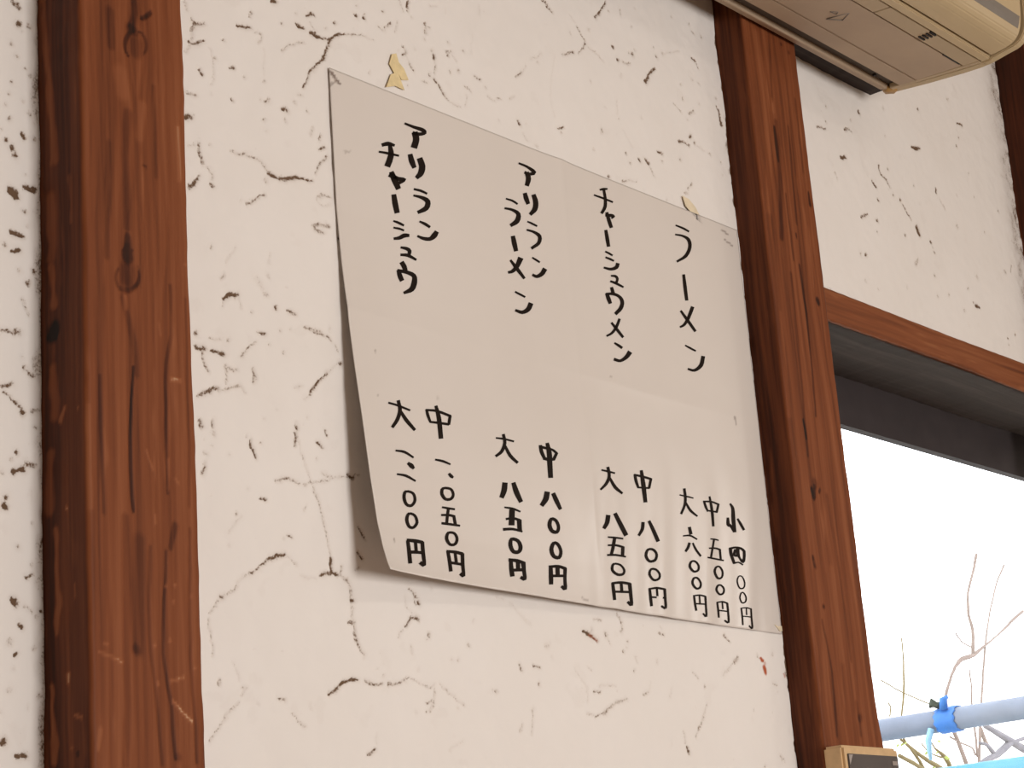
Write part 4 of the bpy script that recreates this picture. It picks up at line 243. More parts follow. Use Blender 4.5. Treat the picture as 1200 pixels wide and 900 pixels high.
BRANCHES = {'A':[[6352,2100,2422,56,6336,2100,2397,52,6319,2100,2372,48,6302,2100,2348,45,6284,2100,2325,43,6266,2100,2302,44,6251,2100,2279,44,6242,2100,2254,46,6236,2100,2229,48,6234,2100,2205,50,6237,2100,2187,51,6244,2100,2172,53,6247,2100,2153,55,6243,2100,2128,58,6236,2100,2099,62,6229,2100,2071,66],[6553,2100,2406,34,6530,2100,2387,32,6507,2100,2368,30,6486,2100,2347,28,6466,2100,2325,28,6448,2100,2302,28,6430,2100,2277,28,6411,2100,2253,28,6392,2100,2227,27,6374,2100,2199,28,6355,2100,2166,31,6336,2100,2129,36,6319,2100,2095,39,6305,2100,2067,39,6294,2100,2041,39,6281,2100,2012,38,6267,2100,1977,40,6251,2100,1940,42,6237,2100,1904,44,6225,2100,1874,45,6215,2100,1845,47,6204,2100,1815,49,6191,2100,1779,50,6177,2100,1742,51,6166,2100,1711,54,6159,2100,1692,57,6155,2100,1680,60,6150,2100,1668,64],[6646,2100,2250,52,6611,2100,2235,52,6577,2100,2220,53,6541,2100,2204,51,6504,2100,2185,46,6465,2100,2166,38,6426,2100,2149,34,6389,2100,2133,34,6352,2100,2118,38,6317,2100,2104,44,6286,2100,2090,55,6257,2100,2078,67,6228,2100,2067,77,6198,2100,2059,81,6169,2100,2054,83,6143,2100,2048,81,6123,2100,2039,74,6106,2100,2029,62,6090,2100,2018,54,6073,2100,2004,50,6057,2100,1989,48,6041,2100,1972,48,6024,2100,1952,50,6008,2100,1931,55,5997,2100,1909,58,5995,2100,1887,60,5999,2100,1864,62,6005,2100,1841,63,6014,2100,1820,65,6026,2100,1800,67,6040,2100,1775,69,6058,2100,1742,71,6078,2100,1704,72,6099,2100,1666,74],[6122,2100,2134,23,6134,2100,2124,23,6145,2100,2114,23,6160,2100,2106,23,6178,2100,2101,24,6199,2100,2097,25,6220,2100,2093,27],[6184,2100,2015,27,6184,2100,1994,27,6185,2100,1973,27,6185,2100,1954,27,6181,2100,1940,28,6176,2100,1927,30,6172,2100,1909,32,6170,2100,1881,34,6170,2100,1847,36,6168,2100,1814,38,6166,2100,1784,39,6163,2100,1756,41,6160,2100,1728,43],[5992,2100,1787,34,6015,2100,1781,32,6037,2100,1775,30,6060,2100,1770,29,6085,2100,1766,29,6111,2100,1762,29,6130,2100,1757,29,6140,2100,1750,31,6144,2100,1742,32,6149,2100,1734,34],[6208,2100,1823,74,6214,2100,1808,72,6221,2100,1793,70,6229,2100,1780,69,6240,2100,1770,70,6253,2100,1762,72,6263,2100,1754,74,6271,2100,1746,75,6277,2100,1738,74,6282,2100,1731,74]],'B':[[5119,1750,1985,19,5118,1750,1963,20,5116,1750,1941,21,5113,1750,1917,23,5106,1750,1887,26,5098,1750,1855,30,5090,1750,1827,32,5081,1750,1805,31,5071,1750,1786,29,5064,1750,1767,27,5059,1750,1744,28,5055,1750,1721,29,5058,1750,1701,32,5072,1750,1686,36,5093,1750,1674,41,5113,1750,1659,45,5131,1750,1642,49,5148,1750,1622,52,5165,1750,1603,55],[4974,1750,1857,19,5010,1750,1848,19,5046,1750,1838,19,5083,1750,1830,19,5122,1750,1823,19,5162,1750,1816,19,5197,1750,1810,19,5225,1750,1806,19,5248,1750,1802,19,5271,1750,1799,20],[5042,1750,1699,37,5077,1750,1684,44,5112,1750,1669,51,5145,1750,1656,58,5173,1750,1647,65,5200,1750,1639,70,5227,1750,1632,76,5257,1750,1622,79,5287,1750,1611,82,5317,1750,1600,85],[5206,1750,1708,19,5212,1750,1699,19,5218,1750,1690,20,5227,1750,1682,25,5242,1750,1675,37,5261,1750,1668,52,5277,1750,1660,63,5288,1750,1651,67,5297,1750,1641,67,5304,1750,1630,68,5309,1750,1620,70,5313,1750,1610,73,5317,1750,1600,76],[5154,1750,1693,19,5167,1750,1684,19,5180,1750,1675,19,5195,1750,1667,19,5216,1750,1663,20,5239,1750,1659,25,5262,1750,1656,30],[4998,1750,1799,19,5001,1750,1794,19,5005,1750,1789,19,5007,1750,1783,21,5005,1750,1776,21,5001,1750,1767,21,4998,1750,1759,20],[5024,1750,1654,57,5048,1750,1647,59,5073,1750,1641,61,5099,1750,1635,62,5124,1750,1627,62,5150,1750,1620,62,5181,1750,1614,63,5222,1750,1608,63,5269,1750,1603,63,5316,1750,1599,64]],'C':[[4958,1450,1692,71,4994,1450,1683,81,5030,1450,1673,91,5066,1450,1664,100,5100,1450,1655,105,5133,1450,1646,109,5163,1450,1639,113,5188,1450,1633,116,5209,1450,1629,119,5231,1450,1625,122],[5091,1450,1656,100,5069,1450,1646,100,5047,1450,1636,100,5027,1450,1628,99,5012,1450,1622,97,4998,1450,1618,94,4982,1450,1614,90,4961,1450,1609,86,4938,1450,1603,81,4916,1450,1596,78,4899,1450,1588,77,4884,1450,1579,77,4869,1450,1570,77],[5203,1450,1673,61,5185,1450,1670,58,5167,1450,1667,55,5150,1450,1664,52,5132,1450,1661,51,5115,1450,1657,49,5097,1450,1653,48],[4911,1450,1646,39,4926,1450,1645,41,4942,1450,1644,44,4956,1450,1641,47,4968,1450,1635,51,4979,1450,1626,55,4990,1450,1617,59]]}

# ------------------------------------------------------------------ materials
def plaster_material():
    m, nt, b = mat('white_plaster')
    tc = N(nt, 'ShaderNodeTexCoord')
    n1 = N(nt, 'ShaderNodeTexNoise'); n1.inputs['Scale'].default_value = 9; n1.inputs['Detail'].default_value = 6
    n2 = N(nt, 'ShaderNodeTexNoise'); n2.inputs['Scale'].default_value = 560; n2.inputs['Detail'].default_value = 4
    n3 = N(nt, 'ShaderNodeTexNoise'); n3.inputs['Scale'].default_value = 90; n3.inputs['Detail'].default_value = 5
    for n in (n1, n2, n3): nt.links.new(tc.outputs['Object'], n.inputs['Vector'])
    base = N(nt, 'ShaderNodeMix', data_type='RGBA'); base.inputs[6].default_value = (.77, .715, .665, 1); base.inputs[7].default_value = (.835, .79, .755, 1)
    nt.links.new(n1.outputs['Fac'], base.inputs[0])
    ad = N(nt, 'ShaderNodeAttribute', attribute_name='dirt_shade'); ar = N(nt, 'ShaderNodeAttribute', attribute_name='rust')
    # ragged dirt and painted shade: attribute times a little noise
    mr = N(nt, 'ShaderNodeMapRange'); mr.inputs['From Min'].default_value = .3; mr.inputs['From Max'].default_value = .7; mr.inputs['To Min'].default_value = .02; mr.inputs['To Max'].default_value = 1.0
    nt.links.new(n2.outputs['Fac'], mr.inputs['Value'])
    sc_ = N(nt, 'ShaderNodeMath', operation='MULTIPLY'); sc_.inputs[1].default_value = 2.05; nt.links.new(ad.outputs['Fac'], sc_.inputs[0])
    sb_ = N(nt, 'ShaderNodeMath', operation='SUBTRACT', use_clamp=True); nt.links.new(sc_.outputs[0], sb_.inputs[0]); nt.links.new(mr.outputs['Result'], sb_.inputs[1])
    sf_ = N(nt, 'ShaderNodeMath', operation='MULTIPLY'); sf_.inputs[1].default_value = .5; nt.links.new(ad.outputs['Fac'], sf_.inputs[0])
    mu = N(nt, 'ShaderNodeMath', operation='MAXIMUM', use_clamp=True); nt.links.new(sb_.outputs[0], mu.inputs[0]); nt.links.new(sf_.outputs[0], mu.inputs[1])
    ramp = N(nt, 'ShaderNodeValToRGB'); e = ramp.color_ramp.elements
    e[0].position = 0; e[0].color = (.36, .25, .17, 1); e[1].position = 1; e[1].color = (.145, .088, .054, 1)
    nt.links.new(mu.outputs[0], ramp.inputs['Fac'])
    dm = N(nt, 'ShaderNodeMix', data_type='RGBA'); nt.links.new(mu.outputs[0], dm.inputs[0]); nt.links.new(base.outputs[2], dm.inputs[6]); nt.links.new(ramp.outputs['Color'], dm.inputs[7])
    rm = N(nt, 'ShaderNodeMix', data_type='RGBA'); rm.inputs[7].default_value = (.42, .10, .04, 1); nt.links.new(ar.outputs['Fac'], rm.inputs[0]); nt.links.new(dm.outputs[2], rm.inputs[6])
    nt.links.new(rm.outputs[2], b.inputs['Base Color']); b.inputs['Roughness'].default_value = .9; b.inputs['Specular IOR Level'].default_value = .15
    bp = N(nt, 'ShaderNodeBump'); bp.inputs['Strength'].default_value = .25; bp.inputs['Distance'].default_value = .0015; nt.links.new(n3.outputs['Fac'], bp.inputs['Height']); nt.links.new(bp.outputs['Normal'], b.inputs['Normal'])
    return m
def wood_material(name, cols, rough=.55, axis='Z', spec=.35):
    """colour from the grain tone laid into the mesh plus fine streaks along the length"""
    m, nt, b = mat(name)
    tc = N(nt, 'ShaderNodeTexCoord'); mp = N(nt, 'ShaderNodeMapping'); mp.inputs['Scale'].default_value = (260, 260, 9) if axis == 'Z' else (9, 260, 260)
    nz = N(nt, 'ShaderNodeTexNoise'); nz.inputs['Scale'].default_value = 1; nz.inputs['Detail'].default_value = 5
    nt.links.new(tc.outputs['Object'], mp.inputs['Vector']); nt.links.new(mp.outputs['Vector'], nz.inputs['Vector'])
    at = N(nt, 'ShaderNodeAttribute', attribute_name='tone')
    mr = N(nt, 'ShaderNodeMapRange'); mr.inputs['To Min'].default_value = -.21; mr.inputs['To Max'].default_value = .21; nt.links.new(nz.outputs['Fac'], mr.inputs['Value'])
    ad = N(nt, 'ShaderNodeMath', operation='ADD', use_clamp=True); nt.links.new(at.outputs['Fac'], ad.inputs[0]); nt.links.new(mr.outputs['Result'], ad.inputs[1])
    rp = N(nt, 'ShaderNodeValToRGB'); el = rp.color_ramp.elements
    while len(el) < len(cols): el.new(.5)
    for e, (p, c) in zip(el, cols): e.position = p; e.color = tuple(c)+(1,)
    nt.links.new(ad.outputs[0], rp.inputs['Fac']); nt.links.new(rp.outputs['Color'], b.inputs['Base Color'])
    b.inputs['Roughness'].default_value = rough; b.inputs['Specular IOR Level'].default_value = spec
    bp = N(nt, 'ShaderNodeBump'); bp.inputs['Strength'].default_value = .3; bp.inputs['Distance'].default_value = .0008; nt.links.new(ad.outputs[0], bp.inputs['Height']); nt.links.new(bp.outputs['Normal'], b.inputs['Normal'])
    return m
PLASTER = plaster_material()
RED_WOOD = wood_material('red_brown_timber', [(0, (.012, .006, .004)), (.22, (.070, .018, .007)), (.5, (.190, .054, .0185)), (.76, (.28, .095, .038)), (1, (.66, .43, .26))], spec=.14)
RED_WOOD_X = wood_material('red_brown_timber_across', [(0, (.012, .006, .004)), (.22, (.075, .024, .012)), (.5, (.215, .066, .025)), (.76, (.32, .12, .05)), (1, (.60, .38, .22))], axis='X', spec=.14)
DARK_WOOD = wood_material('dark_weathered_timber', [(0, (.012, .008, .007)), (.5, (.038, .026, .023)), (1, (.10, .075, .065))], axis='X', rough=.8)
ROOM_WALL = plain('plain_room_plaster', (.62, .56, .48), .9)
FLOOR = plain('dark_floor_boards', (.22, .13, .08), .6, .25, 12)
CEIL = plain('ceiling_boards', (.45, .36, .27), .8)

# ------------------------------------------------------------------ the room
def struct(o): o['kind'] = 'structure'; return o
X0, X1, YB, ZC = -1.5, 3.3, -3.0, 2.45
wall_back = struct(boxes('wall_back', [(X0-.1, 1.79, .004, .12, 0, ZC), (1.79, 2.58, .004, .12, 1.845, ZC), (1.79, 2.58, .004, .12, 0, .85), (2.46, 2.58, .004, .045, 0, 1.80), (2.58, X1+.1, .004, .12, 0, ZC)], ROOM_WALL))
struct(boxes('wall_left', [(X0-.1, X0, YB, .0, 0, ZC)], ROOM_WALL))
struct(boxes('wall_right', [(X1, X1+.1, YB, .0, 0, ZC)], ROOM_WALL))
wf = struct(boxes('wall_front', [(X0-.1, .58, YB-.1, YB, 0, ZC), (1.74, X1+.1, YB-.1, YB, 0, ZC), (.58, 1.74, YB-.1, YB, 1.65, ZC), (.58, 1.74, YB-.1, YB, 0, .75)], ROOM_WALL))
struct(boxes('floor', [(X0-.1, X1+.1, YB-.1, .12, -.1, 0)], FLOOR))
struct(boxes('ceiling', [(X0-.1, X1+.1, YB-.1, .12, ZC, ZC+.1)], CEIL))
w2 = struct(boxes('window_2', [(.58, 1.74, -3.06, -3.02, .75, .79), (.58, 1.74, -3.06, -3.02, 1.61, 1.65), (.58, .62, -3.06, -3.02, .79, 1.61), (1.70, 1.74, -3.06, -3.02, .79, 1.61)], plain('aluminium_frame', (.5, .5, .5), .4)))
boxes('pane', [(.62, 1.70, -3.045, -3.04, .79, 1.61)], plain('frosted_glass', (.8, .82, .82), .3), w2)

w3 = struct(boxes('added_side_window', [(3.285, 3.3, -1.84, -1.80, 1.62, 2.06), (3.285, 3.3, -1.06, -1.02, 1.62, 2.06), (3.285, 3.3, -1.80, -1.06, 1.62, 1.655), (3.285, 3.3, -1.80, -1.06, 2.025, 2.06)], fr3 := plain('added_window_frame', (.3, .2, .12), .5)))  # unseen window without an opening, added around the gloss lamp
boxes('pane', [(3.294, 3.299, -1.80, -1.06, 1.655, 2.025)], plain('pale_glass', (.8, .82, .82), .3), w3)
# plaster between the timbers, with its cracks and pits cut into the surface
def plaster_panel(xs, zs, cracks, seed, edge, gain=1.):
    X, Z = np.meshgrid(xs, zs)
    WX = X+(fbm(X*260, Z*260, seed, 2)-.5)*.0030+(vn(X*70, Z*70, seed+3)-.5)*.0012
    WZ = Z+(fbm(X*260+40, Z*260+9, seed+1, 2)-.5)*.0030+(vn(X*70+5, Z*70+8, seed+4)-.5)*.0012
    D = np.zeros_like(X); stamp(D, xs, zs, WX, WZ, cracks, soft=.0005, lo=.3, hi=1.3)
    Hl = np.zeros_like(X); stamp(Hl, xs, zs, WX, WZ, cracks, soft=.0016, lo=.1, hi=1.7); D = np.maximum(D, Hl*.42*fbm(X*150, Z*150, seed+7, 3)*1.6)
    D = gain*D*(.75+.35*vn(X*420, Z*420, seed+5))
    # faint smears of grime and specks all over
    f = fbm(X*38, Z*38, seed+6, 4); D = np.maximum(D, np.clip((f-.72)*1.2, 0, .08))
    sp = fbm(X*190, Z*150, seed+8, 2); D = np.maximum(D, np.clip((sp-.90)*6, 0, .35)*(vn(X*25, Z*25, seed+2) > .6))
    D = np.maximum(D, edge(X, Z, seed))
    R = np.zeros_like(X); stamp(R, xs, zs, WX, WZ, RUST)
    D = np.clip(D, 0, 1)
    Y = -(fbm(X*14, Z*14, seed+9, 3)-.5)*.0030-(fbm(X*60, Z*60, seed+10, 2)-.5)*.0010+D*.0016
    me = grid_mesh('plaster_panel', X, Y, Z); attr(me, 'dirt_shade', D); attr(me, 'rust', R)
    return link('plaster_panel', me, PLASTER, wall_back)
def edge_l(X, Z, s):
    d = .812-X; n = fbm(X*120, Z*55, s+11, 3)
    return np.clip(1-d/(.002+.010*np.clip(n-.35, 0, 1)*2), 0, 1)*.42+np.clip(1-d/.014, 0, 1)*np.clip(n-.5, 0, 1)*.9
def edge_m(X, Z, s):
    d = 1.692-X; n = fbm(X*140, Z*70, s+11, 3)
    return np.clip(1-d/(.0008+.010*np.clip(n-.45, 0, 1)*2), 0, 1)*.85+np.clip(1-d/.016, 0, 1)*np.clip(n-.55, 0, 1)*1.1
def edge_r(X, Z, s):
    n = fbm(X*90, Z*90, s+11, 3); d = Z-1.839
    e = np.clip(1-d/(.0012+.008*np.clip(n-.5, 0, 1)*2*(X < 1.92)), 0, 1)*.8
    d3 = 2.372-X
    return np.maximum(e, np.clip(1-d3/.055, 0, 1)**1.3*np.clip(n-.12, 0, 1)*1.05)  # second term paints soft shade on the plaster towards the third post
_r = random.Random(3)   # the same pitting carries on along the wall beyond the frame
for _ in range(70):
    _x, _z, _w = _r.uniform(6200, 7350), _r.uniform(12700, 18900), _r.uniform(15, 60); _a = _r.uniform(-.6, .6)
    CRACKS_L.append([_r.randint(45, 90), _x, _z, _w, _x+_w*math.cos(_a)*1.3, _z+_w*math.sin(_a), _w*.7])
plaster_panel(steps(-.2, .61, .814, .86, .0011), steps(.0, 1.27, 1.90, ZC, .0011), CRACKS_L, 0, edge_l, 1.15)
plaster_panel(steps(.86, .93, 1.695, 1.72, .00115), steps(.0, 1.28, 2.14, ZC, .0010), CRACKS_M, 3, edge_m)
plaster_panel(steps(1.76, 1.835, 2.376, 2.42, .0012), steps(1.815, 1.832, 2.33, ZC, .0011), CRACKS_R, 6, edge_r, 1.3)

# ------------------------------------------------------------------ timbers
def timber(name, x0, x1, yf, yb, l0, l1, d0, d1, m, seed, front=(), side=(), side_dark=.0, knots=(), along='Z', step=.0011, lstep=.0018, bulge=None, under=0.):
    """squared timber, length along local z; grain tone is computed per vertex; front is -y, left side is -x"""
    r = .003
    ls = steps(l0, d0, d1, l1, lstep)
    ys = np.linspace(yb, yf+r, max(3, int((yb-yf)/.0015))); xs = np.linspace(x0+r, x1-r, int((x1-x0)/step))
    ring = [(x0, y, 0) for y in ys]+[(x0+r*.3, yf+r*.3, 1)]+[(x, yf, 1) for x in xs]+[(x1-r*.3, yf+r*.3, 1)]+[(x1, y, 2) for y in ys[::-1]]+[(x0, yb, 3)]
    rx = np.array([p[0] for p in ring]); ry = np.array([p[1] for p in ring]); fc = np.array([p[2] for p in ring])
    X, Lz = np.meshgrid(rx, ls); Y = np.meshgrid(ry, ls)[0]; Fc = np.meshgrid(fc, ls)[0]
    U = np.where(Fc == 1, X-x0, np.where(Fc == 0, -(Y-yf)-.0, (x1-x0)+(Y-yf)))
    V = Lz
    q = U.copy()
    for (ku, kv, rad, sv) in knots:
        du = U-ku; g = np.exp(-((V-kv)/sv)**2); q = q-np.sign(du)*rad*g*np.exp(-np.abs(du)/(rad*2.2))
    q = q+(fbm(U*8+3, V*5, seed+1, 2)-.5)*.02
    tone = .5+(fbm(q*95, V*2.2, seed, 3)-.5)*.36+(vn(q*330, V*5, seed+4)-.5)*.12
    line = vn(q*170+11, V*1.6, seed+6); tone -= np.clip(line-.80, 0, 1)*.9
    wear = fbm(U*120, V*16, seed+8, 3); tone += np.clip(wear-.72, 0, 1)*.9
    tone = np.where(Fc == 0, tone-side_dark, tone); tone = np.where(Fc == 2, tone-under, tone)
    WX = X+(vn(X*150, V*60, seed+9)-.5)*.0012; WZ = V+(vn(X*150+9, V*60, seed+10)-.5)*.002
    sel = np.where(fc == 1)[0]
    if len(front):
        S = np.zeros((len(ls), len(sel))); stamp(S, rx[sel], ls, WX[:, sel], WZ[:, sel], front, signed=True, lo=.35, hi=1.25)
        tone[:, sel] -= np.clip(S, -1, 1)*.40
    if len(side):
        sl = np.where(fc == 0)[0]; o = sl[::-1]
        S = np.zeros((len(ls), len(sl))); stamp(S, ry[o], ls, Y[:, o]+(vn(Y[:, o]*200, V[:, o]*90, seed+12)-.5)*.004, WZ[:, o], side, signed=True, lo=.4, hi=1.2)
        tone[:, o] -= np.clip(S, -1.2, 1)*.44
    tone = np.clip(tone, 0, 1)
    wob = (vn(V*14+2, V*0+1, seed+13)-.5)*.0022+(vn(V*90, V*0+3, seed+14)-.5)*.0008
    X = X+np.where(X > (x0+x1)/2, wob, -wob*.6)*(np.abs(X-(x0+x1)/2)*2/(x1-x0))
    if bulge is not None: X = X+bulge(V)*np.clip((X-x0)/(x1-x0), 0, 1)**3
    Y = Y-np.where(Fc == 1, (tone-.5)*.0010, 0)
    if along == 'X': A, B, D_ = Lz, Y, -X
    else: A, B, D_ = X, Y, Lz
    me = grid_mesh(name, A, B, D_); attr(me, 'tone', tone)
    bm = bmesh.new(); bm.from_mesh(me); bm.verts.ensure_lookup_table(); n = len(ring)
    bm.faces.new([bm.verts[i] for i in range(n-1)][::-1]); k = (len(ls)-1)*n; bm.faces.new([bm.verts[k+i] for i in range(n-1)]); bm.to_mesh(me); bm.free()
    return link(name, me, m)

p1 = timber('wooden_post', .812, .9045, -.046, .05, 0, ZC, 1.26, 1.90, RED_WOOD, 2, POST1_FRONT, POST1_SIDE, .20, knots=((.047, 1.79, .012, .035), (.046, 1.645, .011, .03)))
tag(p1, 'wide red-brown post with two dark knots, left of the menu sheet', 'post', 'wooden wall posts')
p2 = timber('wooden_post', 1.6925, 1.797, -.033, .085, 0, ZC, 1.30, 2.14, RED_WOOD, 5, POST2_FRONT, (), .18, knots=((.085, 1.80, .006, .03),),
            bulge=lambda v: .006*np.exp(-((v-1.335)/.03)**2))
tag(p2, 'red-brown post between the menu sheet and the window', 'post', 'wooden wall posts')
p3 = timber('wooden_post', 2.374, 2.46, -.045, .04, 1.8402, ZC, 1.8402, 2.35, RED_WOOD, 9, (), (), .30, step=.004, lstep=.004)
tag(p3, 'dark brown post standing on the lintel at the right edge, beyond the air conditioner', 'post', 'wooden wall posts')
lin = timber('wooden_lintel', -1.8395, -1.8025, -.003, .106, 1.80, 2.58, 1.80, 2.49, RED_WOOD_X, 4, along='X', step=.0012, lstep=.002)
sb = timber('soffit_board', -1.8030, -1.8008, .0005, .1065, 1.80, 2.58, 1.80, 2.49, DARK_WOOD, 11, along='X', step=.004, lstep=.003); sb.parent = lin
tag(lin, 'horizontal red-brown lintel beam over the bright window', 'lintel')

# ------------------------------------------------------------------ window beside the post
win = struct(boxes('window_1', [(1.80, 3.0, .1065, .118, 1.741, 1.845)], plain('dark_window_head', (.034, .025, .026), .75, .3, 40)))
fr = plain('window_frame_wood', (.10, .05, .03), .6)
boxes('jamb', [(1.72, 1.80, .1065, .135, .85, 1.845)], fr, win); boxes('jamb', [(2.95, 3.0, .1065, .135, .85, 1.741)], fr, win)
boxes('window_sill', [(1.80, 2.95, .1065, .15, .82, .87)], fr, win)
gm, gnt, gb = mat('window_glass'); gnt.nodes.remove(gb)
tr = N(gnt, 'ShaderNodeBsdfTransparent'); gl = N(gnt, 'ShaderNodeBsdfGlossy'); gl.inputs['Roughness'].default_value = .02; mxs = N(gnt, 'ShaderNodeMixShader'); mxs.inputs[0].default_value = .05
gnt.links.new(tr.outputs[0], mxs.inputs[1]); gnt.links.new(gl.outputs[0], mxs.inputs[2]); gnt.links.new(mxs.outputs[0], gnt.nodes['Material Output'].inputs['Surface'])
boxes('pane', [(1.80, 2.95, .118, .121, .87, 1.741)], gm, win)

# ------------------------------------------------------------------ menu sheet and its brush lettering
def sheet_material():
    m, nt, b = mat('menu_paper')
    tc = N(nt, 'ShaderNodeTexCoord'); nz = N(nt, 'ShaderNodeTexNoise'); nz.inputs['Scale'].default_value = 7; nz.inputs['Detail'].default_value = 5; nt.links.new(tc.outputs['Object'], nz.inputs['Vector'])
    mx = N(nt, 'ShaderNodeMix', data_type='RGBA'); mx.inputs[6].default_value = (.675, .61, .555, 1); mx.inputs[7].default_value = (.735, .675, .625, 1); nt.links.new(nz.outputs['Fac'], mx.inputs[0])
    ad = N(nt, 'ShaderNodeAttribute', attribute_name='dirt_shade'); dm = N(nt, 'ShaderNodeMix', data_type='RGBA'); dm.inputs[7].default_value = (.10, .05, .03, 1)
    nt.links.new(ad.outputs['Fac'], dm.inputs[0]); nt.links.new(mx.outputs[2], dm.inputs[6]); nt.links.new(dm.outputs[2], b.inputs['Base Color'])
    b.inputs['Roughness'].default_value = .26; b.inputs['Specular IOR Level'].default_value = .5
    return m
SX0, SX1, SZ0, SZ1 = 1.099, 1.6865, 1.449, 1.866
xs = np.linspace(SX0, SX1, 300); zs = np.linspace(SZ0, SZ1, 230)
X, Z = np.meshgrid(xs, zs); t = (X-SX0)/(SX1-SX0)
Zs = Z-.002*np.clip(1-t*3, 0, 1)*np.clip((1.50-Z)/.05, 0, 1)
Y = -sheet_lift(X, Z)
# the corner rolls back a little
Dm = np.zeros_like(X); stamp(Dm, xs, zs, X+(vn(X*300, Z*300, 3)-.5)*.002, Z, SHEET_MARKS)
me = grid_mesh('menu_sheet', X, Y, Zs); attr(me, 'dirt_shade', Dm)
sheet = link('menu_sheet', me, sheet_material())
so = sheet.modifiers.new('thickness', 'SOLIDIFY'); so.thickness = .0003; so.offset = -1
tag(sheet, 'large pale handwritten menu sheet hung on the white plaster, lower left corner curling', 'menu')
ink_m = plain('black_brush_ink', (.010, .005, .003), .5, .3, 300, spec=.12)
for kind, strokes in CHARS:
    v = []; f = []
    for s in strokes:
        p = np.array(s, float).reshape(-1, 2)*1e-4; x = p[:, 0]+1.099; z = p[:, 1]+1.44; y = -sheet_lift(x, z)-.0003
        k = len(v); v += list(zip(x, y, z))
        f += [(k+2*i, k+2*i+1, k+2*i+3, k+2*i+2) for i in range(len(x)//2-1)]
    c = pyd(kind, v, f, ink_m, sheet)
    so = c.modifiers.new('ink_thickness', 'SOLIDIFY'); so.thickness = .0002; so.offset = 0

# yellowed tape left on the wall and sheet
TAPE = plain('yellowed_tape', (.76, .61, .34), .6, .22, 260)
TAPE2 = plain('pale_yellow_tape', (.75, .64, .46), .6, .2, 120)
def scrap(pts, y, m, label):
    v = [(x, y, z) for x, z in pts]+[(x, y+.0006, z) for x, z in pts]; n = len(pts)
    f = [tuple(range(n)), tuple(range(2*n-1, n-1, -1))]+[(i, i+n, (i+1) % n+n, (i+1) % n) for i in range(n)]
    o = pyd('tape_scrap', v, f, m); tag(o, label, 'tape', 'yellowed tape scraps'); return o
sc1 = scrap([(1.176, 1.902), (1.1815, 1.9045), (1.184, 1.897), (1.190, 1.893), (1.195, 1.884), (1.186, 1.8815), (1.1825, 1.886), (1.189, 1.873), (1.178, 1.8735), (1.1665, 1.869), (1.173, 1.8825), (1.1775, 1.885), (1.172, 1.892)], -.0022, TAPE, 'torn ochre tape scrap above the upper left of the menu sheet')
sc2 = scrap([(1.593, 1.880), (1.604, 1.879), (1.614, 1.873), (1.620, 1.866), (1.623, 1.857), (1.613, 1.860), (1.604, 1.866), (1.597, 1.870)], -.0022, TAPE2, 'faded yellow tape scrap above the upper right of the menu sheet')
sc3 = scrap([(1.674, 1.4575), (1.680, 1.4560), (1.6865, 1.4570), (1.6868, 1.4520), (1.682, 1.4515), (1.679, 1.4540)], -.0033, TAPE2, 'small yellowish tape bit at the lower right corner of the menu sheet')

# ------------------------------------------------------------------ air conditioner
ac = bpy.data.objects.new('air_conditioner', None); C.objects.link(ac); ac.location = (1.985, -.04, 2.094)
tag(ac, 'yellowed wall air conditioner seen from below, top right', 'air conditioner')
BEI = plain('yellowed_plastic', (.47, .355, .22), .5, .08, 30)
BEI_D = plain('aged_grey_beige_plastic', (.44, .325, .225), .55, .16, 16)
CREAM = plain('cream_plastic', (.51, .385, .225), .45, .06, 25)
GRY = plain('grey_accent_strip', (.20, .17, .14), .5, .1)
DRK = plain('dark_slot', (.02, .016, .014), .7)
AMB = plain('amber_plastic_clip', (.42, .24, .08), .4, .25, 200)
def acp(o): o.parent = ac; o.matrix_parent_inverse = Matrix.Translation(-ac.location); return o
AX0, AX1 = 1.185, 1.985
acp(extrude_x('casing', [(-.040, 2.096), (-.0465, 2.094), (-.0475, 2.100), (-.172, 2.096), (-.190, 2.104), (-.203, 2.115), (-.212, 2.37), (-.040, 2.38)], AX0, 1.9845, BEI_D))
acp(extrude_x('rear_lip', [(-.0385, 2.0935), (-.0470, 2.0915), (-.0475, 2.0985), (-.0385, 2.0985)], AX0, 1.968, BEI_D, bevel=.0006))
acp(extrude_x('rear_channel', [(-.0475, 2.0985), (-.0475, 2.1005), (-.0625, 2.0995), (-.0625, 2.0970)], AX0, 1.970, plain('grimy_channel', (.10, .08, .065), .7, .3, 60)))
acp(extrude_x('bottom_ledge', [(-.0625, 2.0905), (-.0840, 2.0892), (-.0845, 2.0990), (-.0625, 2.0990)], AX0, 1.968, BEI_D, bevel=.0008))
acp(extrude_x('bottom_panel', [(-.0848, 2.0892), (-.1410, 2.0870), (-.1412, 2.0980), (-.0848, 2.0980)], AX0, 1.968, BEI_D, bevel=.0006))
acp(extrude_x('outlet_flap', [(-.1425, 2.0868), (-.1625, 2.0858), (-.1627, 2.0960), (-.1425, 2.0960)], 1.7745, 1.974, BEI, bevel=.0006))
acp(extrude_x('outlet_flap', [(-.1425, 2.0868), (-.1625, 2.0858), (-.1627, 2.0960), (-.1425, 2.0960)], AX0, 1.7730, BEI, bevel=.0006))
acp(extrude_x('flap_edge', [(-.1637, 2.0850), (-.1735, 2.0858), (-.1738, 2.0950), (-.1637, 2.0950)], AX0, 1.9735, CREAM, bevel=.001))
fp = [(-.1755, 2.0880), (-.186, 2.0890), (-.197, 2.0908), (-.2045, 2.0935), (-.2100, 2.0978), (-.2138, 2.1040), (-.2160, 2.1110), (-.2175, 2.1190), (-.2205, 2.150), (-.2235, 2.35), (-.200, 2.372), (-.200, 2.12), (-.190, 2.106), (-.1755, 2.0975)]
